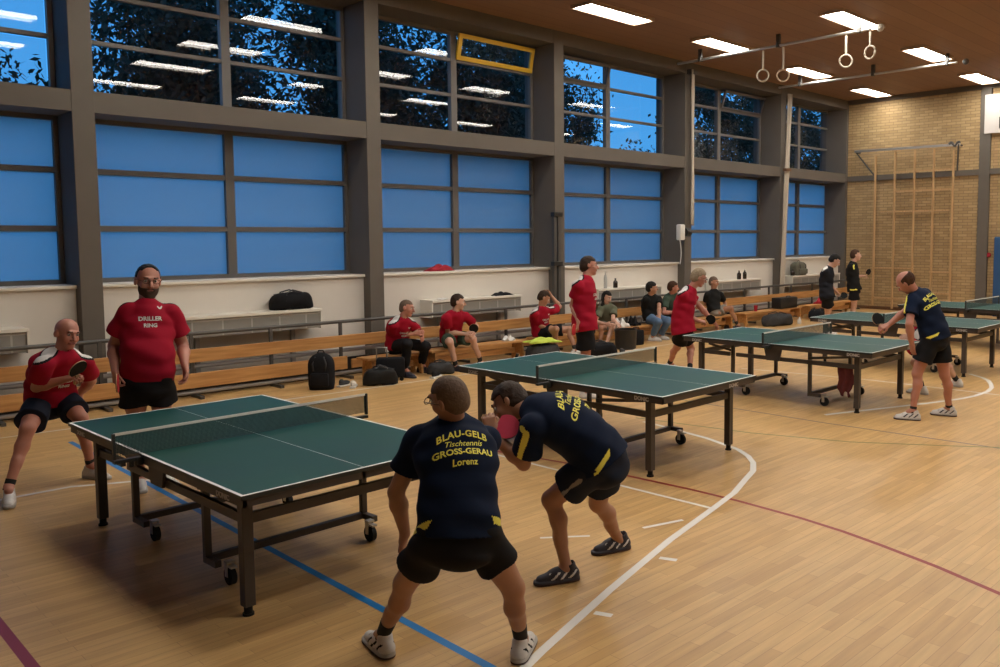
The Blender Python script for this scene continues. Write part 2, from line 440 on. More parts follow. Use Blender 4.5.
# windows --------------------------------------------------------
def window(k, xa, xb):
    """one bay: lower frosted window and upper clear window"""
    xm = (xa + xb) / 2
    f = .07
    # lower
    b = mb(M['frame'])
    z0, z1 = 1.545, 3.725
    for z, h in ((z0 + .03, .06), (z1 - .03, .06)): b.box(((xa + xb) / 2, YG, z), (xb - xa, .09, h))
    for x, w in ((xa + .035, .07), (xb - .035, .07)): b.box((x, YG, (z0 + z1) / 2), (w, .085, z1 - z0))
    b.box((xm, YG, (z0 + z1) / 2), (.13, .10, z1 - z0))
    for z in (2.27, 3.03): b.box(((xa + xb) / 2, YG, z), (xb - xa, .08, .075))
    fr = b.build('window_%d' % (2 * k + 1), kind='structure', label='lower window of three rows of blue frosted panes')
    b = mb(M['frosted']); b.box(((xa + xb) / 2, YG + .025, (z0 + z1) / 2), (xb - xa - .02, .006, z1 - z0 - .02)); b.build('frosted_pane', parent=fr)
    # upper
    z0, z1 = 3.985, 5.88
    rows = [z0 + .10, 4.73, 5.36, z1]
    b = mb(M['frame_light'])
    b.box(((xa + xb) / 2, YG, z0 + .05), (xb - xa, .09, .10)); b.box(((xa + xb) / 2, YG, z1 - .03), (xb - xa, .09, .06))
    for x, w in ((xa + .035, .07), (xb - .035, .07)): b.box((x, YG, (z0 + z1) / 2), (w, .085, z1 - z0))
    b.box((xm, YG, (z0 + z1) / 2), (.13, .10, z1 - z0))
    for z in rows[1:3]: b.box(((xa + xb) / 2, YG, z), (xb - xa, .075, .055))
    fr = b.build('window_%d' % (2 * k + 2), kind='structure', label='upper window of six clear panes')
    vents = {3: 'R', 4: 'L', 5: 'R'}      # which upper sash is a tilted vent
    v = vents.get(k)
    cells = []
    for i in range(3):
        for s_, (a, c) in (('L', (xa + .07, xm - .065)), ('R', (xm + .065, xb - .07))):
            if not (i == 2 and s_ == v and k in (3, 4, 5)): cells.append((a, c, rows[i], rows[i + 1] - .03))
    b = mb(M['glass'])
    for a, c, za, zb in cells: b.poly([(a - .01, YG, za - .01), (c + .01, YG, za - .01), (c + .01, YG, zb + .01), (a - .01, YG, zb + .01)])
    for a, c, za, zb in cells: b.poly([(a - .01, YG + .13, za - .01), (c + .01, YG + .13, za - .01), (c + .01, YG + .13, zb + .01), (a - .01, YG + .13, zb + .01)])
    b.build('window_pane', parent=fr)
    if k in (3, 4, 5):
        a, c = ((xa + .06, xm - .055) if v == 'L' else (xm + .055, xb - .06))
        za, zb = rows[2] + .02, z1 - .03
        R_ = Matrix.Rotation(math.radians({3: 13, 4: 16, 5: 18}[k]), 4, 'X')   # top leans into the hall
        piv = Vector(((a + c) / 2, YG - .05, za)); T = Matrix.Translation(piv) @ R_
        H = zb - za; W = c - a; t = .08 if k == 3 else .055
        fm = M['yellow_frame'] if k == 3 else M['frame']
        b = mb(fm)
        for cc, dd in (((0, 0, t / 2), (W, .05, t)), ((0, 0, H - t / 2), (W, .05, t)), ((-W / 2 + t / 2, 0, H / 2), (t, .05, H - 2 * t)), ((W / 2 - t / 2, 0, H / 2), (t, .05, H - 2 * t))):
            b.box(cc, dd)
        for v_ in b.bm.verts: v_.co = T @ v_.co
        vf = b.build('vent_sash', parent=fr, label='yellow framed vent tilted open' if k == 3 else 'dark framed vent tilted open')
        b = mb(M['glass']); b.poly([T @ Vector(q) for q in ((-W / 2 + t, 0, t), (W / 2 - t, 0, t), (W / 2 - t, 0, H - t), (-W / 2 + t, 0, H - t))]); b.build('vent_pane', parent=vf)
for k in range(len(COLX) - 1):
    window(k, COLX[k] + .12, COLX[k + 1] - .12 if COLX[k + 1] < 24 else 23.86)
b = mb(M['white_wall']); b.box(((X0 + COLX[0]) / 2, 12.6, 4.0), (COLX[0] - X0, .3, 4.6)); b.build('wall_window_end', kind='structure')

# floor lines -----------------------------------------------------
def strip(pts, w, m, z, nm='court_line', lab=None):
    pts = [Vector((p[0], p[1], 0)) for p in pts]
    b = mb(m); L = []; Rr = []
    for i, p in enumerate(pts):
        d = (pts[min(i + 1, len(pts) - 1)] - pts[max(i - 1, 0)]).normalized(); nrm = Vector((-d.y, d.x, 0)) * w / 2
        L.append(b.bm.verts.new((p.x + nrm.x, p.y + nrm.y, z))); Rr.append(b.bm.verts.new((p.x - nrm.x, p.y - nrm.y, z)))
    for i in range(len(pts) - 1): b.bm.faces.new((L[i], Rr[i], Rr[i + 1], L[i + 1]))
    o = b.build(nm, parent=floor, label=lab); return o
def arc(cx, cy, r, a0, a1, n=40): return [(cx + r * math.cos(math.radians(a0 + (a1 - a0) * i / n)), cy + r * math.sin(math.radians(a0 + (a1 - a0) * i / n))) for i in range(n + 1)]
strip([(2.60, -4), (2.60, 10.0)], .05, M['blue_paint'], .0010, lab='blue floor line')
strip([(1.035, -4), (1.035, 5.6)], .055, M['maroon_paint'], .0010, lab='dark red floor line at the corner')
strip([(2.0, 2.76), (2.878, 3.076), (3.692, 3.334), (4.612, 3.596), (5.408, 3.782), (5.85, 3.89), (6.231, 4.033), (6.53, 4.14), (6.774, 4.296), (6.95, 4.47), (7.094, 4.68), (7.20, 4.967), (7.28, 5.2), (7.33, 5.5), (7.40, 5.85), (7.45, 6.2)], .055, M['white_paint'], .0020, lab='broad white curved court line')
strip([(5.31, 6.6), (5.33, 5.6), (5.36, 4.835), (5.39, 3.77)], .035, M['white_paint'], .0012, lab='thin white court line')
strip([(5.20, 7.2), (5.40, 6.4), (5.549, 5.646), (5.629, 4.863), (5.680, 4.224), (5.687, 3.745), (5.654, 3.17), (5.600, 2.80), (5.524, 2.483), (5.40, 2.05), (5.236, 1.612), (4.95, .9)], .042, M['red_paint'], .0014, lab='thin dark red court line')
strip([(4.015, 4.291), (4.286, 4.061)], .03, M['white_paint'], .0011, 'tape_mark'); strip([(4.673, 3.893), (5.014, 3.787)], .035, M['white_paint'], .0011, 'tape_mark')
strip([(4.30, 3.44), (4.345, 3.33)], .045, M['white_paint'], .0011, 'tape_mark'); strip([(3.40, 3.19), (3.44, 3.09)], .045, M['white_paint'], .0011, 'tape_mark')
strip([(8.80, 8.5), (8.80, 4.636), (8.85, 3.78), (8.905, 2.882), (8.9, 0)], .03, M['slate_paint'], .0010, lab='slate coloured court line')
strip([(7.55, 6.4), (7.673, 5.702), (7.80, 4.988), (8.148, 4.008), (8.675, 3.191), (8.95, 2.8)], .03, M['green_paint'], .0012, lab='olive green court line')
strip([(9.2, 4.85), (9.565, 4.712), (10.2, 4.45), (10.775, 4.227), (11.3, 4.05), (11.654, 3.981), (12.1, 3.97), (12.45, 4.03), (12.75, 4.14), (13.05, 4.28), (13.251, 4.43), (13.486, 4.70)], .06, M['white_paint'], .0020, lab='white curved court line by the far tables')
strip([(11.6, 7.6), (11.66, 7.289), (11.93, 5.572), (11.94, 4.688), (11.95, 2.0)], .04, M['white_paint'], .0012, lab='thin white court line by the far tables')
strip([(0.4, 8.3), (1.595, 8.161), (2.101, 8.152), (2.653, 7.871), (3.4, 7.6)], .05, M['white_paint'], .0012, lab='white court line behind the nearest table')
strip([(-3, 10.9), (1.4, 10.8), (4.793, 10.56), (7.003, 10.452), (10, 10.4), (16, 10.4)], .04, M['white_paint'], .0012, lab='pale court line in front of the benches')
strip([(13.0, 3.8), (14.8, 2.3)], .05, M['white_paint'], .0012)

# ceiling lamps ----------------------------------------------------
LX = [4.05, 7.80, 11.54, 15.03, 18.9, 22.7]; LY = [10.32, 7.62, 4.92, 1.9, -1.0]
proto = None
names_x = ['sixth', 'fifth', 'fourth', 'third', 'second', 'first']
names_y = ['window side', 'second', 'third', 'fourth', 'fifth']
for j, ly in enumerate(LY):
    for i, lx in enumerate(LX):
        if proto is None:
            proto = empty('ceiling_lamp', (lx, ly, ZC))
            b = mb(M['lamp_frame'])
            for cc, dd in (((0, .235, -.03), (1.70, .03, .06)), ((0, -.235, -.03), (1.70, .03, .06)), ((.835, 0, -.03), (.03, .44, .06)), ((-.835, 0, -.03), (.03, .44, .06))): b.box(cc, dd)
            b.build('lamp_housing', parent=proto)
            b = mb(M['panel']); b.box((0, 0, -.025), (1.62, .42, .03)); b.build('diffuser', parent=proto)
            o = proto
        else:
            o = copy_tree(proto)
        o.location = (lx, ly + ({11.54: -.02, 15.03: .02, 18.9: .24, 22.7: .42} if j == 0 else {15.03: -.12, 18.9: .04, 22.7: .25}).get(lx, -.08), ZC)
        tag(o, 'rectangular white glowing ceiling lamp, %s from the brick wall in the %s row' % (names_x[i], names_y[j]), 'ceiling lamp', 'rectangular lamps under the wooden ceiling')

# ring trolley rails and gymnastic rings -----------------------------
for x, lab in ((15.1, 'steel ceiling rail carrying the gymnastic rings'), (19.3, 'steel ceiling rail without rings nearer the brick wall')):
    r = empty('ceiling_rail', (x, 9.4, ZC), label=lab, cat='ceiling rail', group='rails under the wooden ceiling')
    b = mb(M['steel'])
    b.cyl((0, -2.22, -.22), (0, 2.2, -.22), .028); b.build('rail_tube', parent=r, smooth=True)
    for yy in (-2.0, -.3, 1.6):
        b = mb(M['rail']); b.box((0, yy, -.10), (.05, .08, .2)); b.box((0, yy, -.215), (.10, .07, .09), bev=.01); b.build('bracket', parent=r)
    b = mb(M['white_plastic'] if x < 16 else M['rail']); b.sph((0, -2.4, -.23), .07, sc=(.8, 1, 1)); b.build('end_cap', parent=r, smooth=True)
rings = [(15.1, 9.45, 5.30, .6, 'pale gymnastic ring nearest the window wall'), (15.1, 8.99, 5.24, .3, 'darker gymnastic ring hanging second from the window wall'), (15.1, 7.66, 5.33, .75, 'pale gymnastic ring facing forward, third from the window wall'), (15.1, 7.19, 5.42, 2.2, 'gymnastic ring seen edge-on at the free end of the rail')]
rg_m = [M['rope'], M['lamp_frame'], M['rope'], M['rope']]
for (x, y, z, rz, lab), m_ in zip(rings, rg_m):
    z += .07
    r = empty('gymnastic_ring', (x, y, 5.9), label=lab, cat='gymnastic ring', group='rings hanging from the ceiling rail')
    R3 = Matrix.Rotation(-math.radians(50) + (rz if rz > 2 else 0), 3, 'Z')
    b = mb(m_); b.tube([R3 @ Vector((.115 * math.cos(t), 0, .115 * math.sin(t))) + Vector((0, 0, z - 5.9)) for t in [2 * math.pi * k / 28 for k in range(28)]], .017, closed=True); b.build('ring', parent=r, smooth='all')
    b = mb(M['rope']); b.box((0, 0, (z + .11 - 5.9 - .03) / 2), (.03, .03, abs(z + .11 - 5.9) - .04)); b.build('strap', parent=r)

# radiators with shelf tops in each bay -------------------------------
RAD = [(-3.6, -1.5, 'second'), (.55, 2.7, 'x'), (4.42, 6.55, 'x'), (8.60, 10.65, 'x'), (12.75, 14.85, 'x'), (16.98, 18.95, 'x'), (20.5, 23.2, 'x')]
rl = ['', 'grey radiator under a white shelf left of the bald player', 'grey radiator under a white shelf carrying the black sports bag', 'grey radiator under a white shelf behind the two men seated in red', 'grey radiator under a white shelf with two bottles, behind the dark haired woman', 'grey radiator under a white shelf behind the seated grey haired man in black', 'grey radiator under a white shelf next to the brick end wall']
for (xa, xb, _), lab in zip(RAD[1:], rl[1:]):
    r = empty('radiator', ((xa + xb) / 2, 12.0, 0), label=lab, cat='radiator', group='radiators under the windows')
    w = xb - xa
    b = mb(M['rad_front']); b.box((0, 0, .90), (w - .04, .30, .25)); b.build('radiator_body', parent=r)
    b = mb(M['sill']); b.box((0, 0, 1.047), (w, .37, .045), bev=.006); b.box((-w / 2 + .01, 0, .90), (.025, .34, .27)); b.box((w / 2 - .01, 0, .90), (.025, .34, .27)); b.build('shelf_top', parent=r)
    for s_ in (-1, 1):
        b = mb(M['pipe']); b.box((s_ * (w / 2 - .35), .10, .39), (.06, .06, .78)); b.build('stand', parent=r)

# wall bench: rail, posts, boards, pipes --------------------------------
xa, xb = -4.0, 23.6
wb = empty('wall_bench', ((xa + xb) / 2, 11.6, 0), label='long wooden wall bench with dark steel rail along the window wall', cat='wall bench')
cx = (xa + xb) / 2
def WB(nm, c, d, m, **k):
    b = mb(m); b.box((c[0] - cx, c[1] - 11.6, c[2]), d, **k); return b.build(nm, parent=wb)
b = mb(M['rail']); b.cyl((xa - cx, .11, .85), (xb - cx, .11, .85), .026, seg=10); b.build('rail', parent=wb, smooth=True)
WB('backrest_board', (cx, 11.66, .555), (xb - xa, .03, .18), M['wood'], bev=.006)
WB('lower_board', ((xa + 6.8) / 2, 11.56, .235), (6.8 - xa, .03, .20), M['wood'], bev=.006)
WB('lower_board', ((6.9 + xb) / 2, 11.60, .20), (xb - 6.9, .03, .14), M['wood'], bev=.006)
x = xa + .7
while x < xb:
    b = mb(M['rail']); b.box((x - cx, .10, .43), (.045, .035, .86)); b.box((x - cx, -.05, .02), (.05, .34, .04)); b.build('post', parent=wb); x += 1.12
for z, y, r in ((.40, 11.74, .030), (.07, 11.62, .028)):
    b = mb(M['pipe']); b.cyl((xa - cx, y - 11.6, z), (xb - cx, y - 11.6, z), r, seg=10); b.build('heating_pipe', parent=wb, smooth=True)
WB('kick_board', (cx, 11.80, .14), (xb - xa, .03, .28), M['black_plastic'])

# gym benches in front ---------------------------------------------------
def gym_bench(xa, xb, lab, y=11.17, z=.335):
    r = empty('gym_bench', ((xa + xb) / 2, y, 0), label=lab, cat='bench', group='low wooden gym benches along the window wall')
    w = xb - xa
    b = mb(M['wood']); b.box((0, 0, z - .018), (w, .32, .036), bev=.008); b.build('seat', parent=r)
    b = mb(M['wood']); b.box((0, 0, .16), (w - .3, .035, .09)); b.build('stretcher', parent=r)
    for s_ in (-1, 1):
        b = mb(M['wood']); x_ = s_ * (w / 2 - .09)
        b.prism([(x_, -.15, 0), (x_, -.13, z - .036), (x_, .13, z - .036), (x_, .15, 0), (x_, .10, 0), (x_, .06, .10), (x_, -.06, .10), (x_, -.10, 0)], (.04, 0, 0)); b.build('leg', parent=r)
gym_bench(6.82, 7.88, 'short wooden bench end under the man in black trousers')
gym_bench(7.98, 10.02, 'wooden bench under the man holding a black racket')
gym_bench(10.30, 12.9, 'wooden bench under the man resting his head on his hand')
gym_bench(13.05, 16.5, 'wooden bench under the man in jeans and his neighbours')
gym_bench(16.95, 19.6, 'wooden bench with the red cup and the black case')
gym_bench(19.95, 22.6, 'wooden bench furthest back near the brick end wall')

# climbing frame on the end wall ------------------------------------------
cf = empty('climbing_bars', (23.87, 9.94, 0), label='tall wooden climbing bars swung against the brick end wall', cat='climbing frame')
for y in (11.08, 10.50, 9.94, 9.41, 8.88):
    b = mb(M['wood_z']); b.box((-.22, y - 10, 2.28), (.07, .048, 4.45 if y < 11.05 and y > 8.9 else 4.3), bev=.008); b.build('upright', parent=cf)
for z, ya, yb in ((4.28 - .34, 10.5, 8.9), (2.83, 10.9, 8.95), (1.14, 9.45, 8.88), (3.4, 10.5, 8.9), (1.22, 11.08, 9.9), (.35, 11.08, 8.88), (.55, 9.4, 8.88)):
    b = mb(M['wood_z']); b.bar((-.22, ya - 10, z), (-.22, yb - 10, z), .05, .045); b.build('rung', parent=cf)
b = mb(M['steel']); b.bar((-.30, 11.68 - 10, 4.60), (-.22, 8.72 - 10, 4.58), .06, .06); b.build('top_beam', parent=cf)
for ya in (11.66, 8.75):
    b = mb(M['rail']); b.cyl((-.26, ya - 10, 4.57), (-.02, ya - .45 - 10 if ya > 10 else ya - 10 + .10, 3.90), .022); b.cyl((-.26, ya - 10, 4.57), (0.0, ya - 10, 4.57), .022); b.build('bracket', parent=cf, smooth=True)
b = mb(M['rail']); b.tube([(-.26 + .03 * math.sin(3 * t), -1.0 - .28 * t, 4.60 + .05 * math.sin(9 * t)) for t in np.linspace(0, 1, 18)], .035); b.build('rope_coil', parent=cf)

# sign high on the end wall
sg = empty('wall_sign', (23.8, 7.35, 5.33), label='white sign with large black letters high on the end wall pillar', cat='sign')
b = mb(M['sign_white']); b.box((0, 0, 0), (.04, 1.5, 1.02), bev=.006); b.build('sign_board', parent=sg)
flat_text('sign_text', 'F', .55, M['sign_black'], (-.022, .27, .20), (0, -1, 0), (0, 0, 1), parent=sg, bold=.01)
flat_text('sign_text', 'L', .42, M['sign_black'], (-.022, .30, -.27), (0, -1, 0), (0, 0, 1), parent=sg, bold=.008)
# blue mat on the end wall
b = mb(M['blue_mat']); b.box((0, 0, 1.05), (.16, 1.9, 2.1), bev=.03); o = b.build('gym_mat', loc=(23.75, 6.78, 0)); tag(o, 'blue padded gym mat standing against the brick end wall', 'gym mat')
b = mb(M['red_cloth']); b.cyl((0, 0, 0), (-.06, 0, 0), .06); o = b.build('alarm_button', loc=(23.9, 7.92, 1.62)); tag(o, 'small red round alarm button on the brick wall by the blue mat', 'alarm button')

# post, ropes, loudspeaker ---------------------------------------------------
r = empty('storage_post', (11.66, 11.92, 0), label='dark steel post clamped in front of the third concrete column', cat='post')
b = mb(M['rail']); b.box((-.06, 0, 1.30), (.07, .07, 2.58)); b.box((.05, 0, 1.30), (.07, .07, 2.56)); b.build('pole', parent=r)
for zz in (2.58, 1.62):
    b = mb(M['black_plastic']); b.box((0, -.01, zz), (.24, .11, .09), bev=.01); b.build('clamp', parent=r)
r = empty('climbing_rope', (16.05, 11.9, 0), label='pale ropes hanging down the column beside the loudspeaker', cat='rope')
for k in range(3):
    b = mb(M['rope']); b.tube([(-.05 + .05 * k + .012 * math.sin(z * 2 + k), .02 * k - .03, z) for z in np.linspace(5.95, 2.4, 14)], .022); b.build('rope_strand', parent=r, smooth='all')
b = mb(M['rail']); b.box((0, .02, 5.9), (.25, .12, .1)); b.build('hook_plate', parent=r)
r = empty('climbing_rope', (20.1, 11.85, 0), label='bundle of pale climbing ropes leaning down the fifth column', cat='rope')
for k in range(4):
    b = mb(M['rope']); b.tube([(.20 - .32 * (1 - z / 5.9) - .035 * (k - 1.5) + .01 * math.sin(z * 2.3 + k), .025 * (k % 2), z) for z in np.linspace(5.9, .45, 16)], .024); b.build('rope_strand', parent=r, smooth='all')
b = mb(M['wood_dark']); b.box((.08, 0, 3.9), (.25, .10, .07)); b.build('rope_tie', parent=r)
r = empty('loudspeaker', (15.62, 11.9, 2.24), label='white wall loudspeaker on the fourth concrete column', cat='loudspeaker')
b = mb(M['white_plastic']); b.box((0, 0, 0), (.18, .14, .36), bev=.03); b.build('speaker_body', parent=r, smooth=True)
b = mb(M['black_plastic']); b.cyl((.10, -.03, 0), (.26, -.03, 0), .10, seg=20); b.sph((.26, -.03, 0), .10, sc=(.5, 1, 1)); b.build('horn', parent=r, smooth=True)
b = mb(M['white_plastic']); b.tube([(-.03 + .05 * math.sin(t * 3), 0, -.18 - .55 * t) for t in np.linspace(0, 1, 12)], .010); b.build('cable', parent=r)

# trees outside ------------------------------------------------------------------
rnd = random.Random(5)
def tree(x, y, h, cr, cz, n, size, lab, trunk=True):
    r = empty('tree', (x, y, -.5), label=lab, cat='tree', group='dark trees outside the upper windows')
    verts = []; faces = []
    clumps = []
    for i in range(max(30, n // 110)):
        u = rnd.gauss(0, 1); v = rnd.gauss(0, 1); w = rnd.gauss(0, 1); L = math.sqrt(u * u + v * v + w * w); q = rnd.random() ** .38
        clumps.append((Vector((u / L * cr[0] * q, v / L * cr[1] * q, cz + w / L * cr[2] * q)), rnd.uniform(.28, .62)))
    for i in range(n):
        u = rnd.gauss(0, 1); v = rnd.gauss(0, 1); w = rnd.gauss(0, 1); L = math.sqrt(u * u + v * v + w * w)
        q = rnd.random() ** .45
        k = 1 + .22 * math.sin(5 * u / L + x) * math.cos(4 * w / L)
        cc_, cs_ = clumps[rnd.randrange(len(clumps))]; gq = [max(-1.6, min(1.6, rnd.gauss(0, 1))) for _ in range(3)]; p = cc_ + Vector((gq[0] * cs_, gq[1] * cs_ * .7, gq[2] * cs_ * .8))
        if p.z < .8: continue
        a = Vector((rnd.uniform(-1, 1), rnd.uniform(-1, 1), rnd.uniform(-1, 1))).normalized(); bb = a.cross(Vector((rnd.uniform(-1, 1), rnd.uniform(-1, 1), rnd.uniform(-1, 1)))).normalized()
        s_ = size * rnd.uniform(.5, 1.3); k0 = len(verts)
        verts += [p - a * s_, p + bb * s_ * .42, p + a * s_, p - bb * s_ * .42]; faces.append((k0, k0 + 1, k0 + 2, k0 + 3))
    me = bpy.data.meshes.new('foliage'); me.from_pydata(verts, [], faces); me.materials.append(M['leaf'])
    o = bpy.data.objects.new('foliage', me); COL.objects.link(o); o.parent = r
    b = mb(M['bark']); b.cyl((0, 0, 0), (.1, 0, cz), .22, r2=.12, seg=10)
    for k in range(7):
        a = rnd.uniform(0, 6.28); zz = cz * rnd.uniform(.45, .9)
        b.cyl((.05, 0, zz), (math.cos(a) * cr[0] * .7, math.sin(a) * cr[1] * .6, zz + cr[2] * .7), .07, r2=.02, seg=7)
    b.build('trunk', parent=r)
tree(7.4, 18.6, 9, (1.7, 1.0, 2.9), 6.2, 9000, .10, 'broad dark tree outside the second upper window')
tree(11.3, 18.4, 9, (1.7, 1.0, 3.0), 6.2, 10000, .10, 'dense dark tree right of the second concrete column')
tree(15.2, 18.6, 9, (1.9, 1.0, 3.2), 6.4, 11000, .10, 'very dense dark tree behind the window with the yellow framed vent')
tree(9.2, 23.5, 10, (2.6, 1.2, 3.6), 7.4, 9000, .12, 'dark tree standing in the gap behind the two nearest trees')
tree(15.0, 24.0, 10, (2.6, 1.2, 3.8), 7.6, 10000, .12, 'dark tree far behind the two windows with vents')
tree(20.8, 23.2, 10, (2.2, 1.2, 3.6), 7.0, 9000, .12, 'dark tree right behind the yellow framed vent')
tree(25.0, 24.5, 9, (1.0, .9, 3.2), 6.6, 4500, .11, 'narrow dark tree beside the clear blue sky')
tree(28.6, 24.5, 6, (1.7, 1.0, 1.5), 4.8, 5500, .11, 'low dark tree under clear blue sky')
tree(34.0, 24.5, 9, (2.4, 1.2, 3.8), 6.8, 9000, .14, 'dark tree behind the fifth upper window')
tree(40.6, 25.5, 9, (3.0, 1.3, 4.2), 7.0, 10000, .16, 'dark tree behind the last upper windows')
tree(48.8, 27.0, 9, (3.8, 1.4, 4.4), 7.0, 10000, .18, 'dark tree furthest along the hall')
tree(3.7, 18.6, 6, (.7, .8, 1.0), 4.7, 3000, .09, 'low dark tree outside the window at the left edge')
# ================================================================ table tennis tables
def top_mat():
    m, nt, b = new_mat('table_green')
    ge = nt.nodes.new('ShaderNodeNewGeometry'); nz = nt.nodes.new('ShaderNodeTexNoise'); nz.inputs['Scale'].default_value = 1.1
    nt.links.new(ge.outputs['Position'], nz.inputs['Vector'])
    cr = nt.nodes.new('ShaderNodeValToRGB')
    cr.color_ramp.elements[0].position = .3; cr.color_ramp.elements[0].color = (.009, .060, .062, 1)
    cr.color_ramp.elements[1].position = .7; cr.color_ramp.elements[1].color = (.011, .072, .056, 1)
    nt.links.new(nz.outputs['Fac'], cr.inputs[0]); nt.links.new(cr.outputs[0], b.inputs['Base Color'])
    b.inputs['Roughness'].default_value = .5; b.inputs['Specular IOR Level'].default_value = .2
    return m
M['top'] = top_mat()
M['line'] = mat('table_line_white', (.78, .78, .74), .5)
M['steel_brown'] = mat('table_frame_anthracite', (.050, .038, .032), .42, spec=.5)
M['net_tape'] = mat('net_tape', (.72, .71, .66), .7)
M['net_post'] = mat('net_post', (.018, .022, .022), .4)
M['logo_white'] = mat('logo_white', (.42, .40, .38), .6)
M['lock'] = mat('lock_plate', (.05, .042, .038), .5)
def net_mat():
    m = bpy.data.materials.new('net_mesh'); m.use_nodes = True
    nt = m.node_tree; b = nt.nodes['Principled BSDF']
    b.inputs['Base Color'].default_value = (.020, .040, .038, 1); b.inputs['Roughness'].default_value = .8
    tc = nt.nodes.new('ShaderNodeTexCoord'); sp = nt.nodes.new('ShaderNodeSeparateXYZ'); nt.links.new(tc.outputs['Object'], sp.inputs[0])
    ws = []
    for ax in ('X', 'Z'):
        mu = nt.nodes.new('ShaderNodeMath'); mu.operation = 'MULTIPLY'; mu.inputs[1].default_value = 120
        fr = nt.nodes.new('ShaderNodeMath'); fr.operation = 'FRACT'; lt = nt.nodes.new('ShaderNodeMath'); lt.operation = 'LESS_THAN'; lt.inputs[1].default_value = .40
        nt.links.new(sp.outputs[ax], mu.inputs[0]); nt.links.new(mu.outputs[0], fr.inputs[0]); nt.links.new(fr.outputs[0], lt.inputs[0]); ws.append(lt)
    mx = nt.nodes.new('ShaderNodeMath'); mx.operation = 'MAXIMUM'
    nt.links.new(ws[0].outputs[0], mx.inputs[0]); nt.links.new(ws[1].outputs[0], mx.inputs[1])
    t = nt.nodes.new('ShaderNodeBsdfTransparent'); ms = nt.nodes.new('ShaderNodeMixShader')
    nt.links.new(mx.outputs[0], ms.inputs[0]); nt.links.new(t.outputs[0], ms.inputs[1]); nt.links.new(b.outputs[0], ms.inputs[2])
    nt.links.new(ms.outputs[0], nt.nodes['Material Output'].inputs[0]); return m
M['net'] = net_mat()

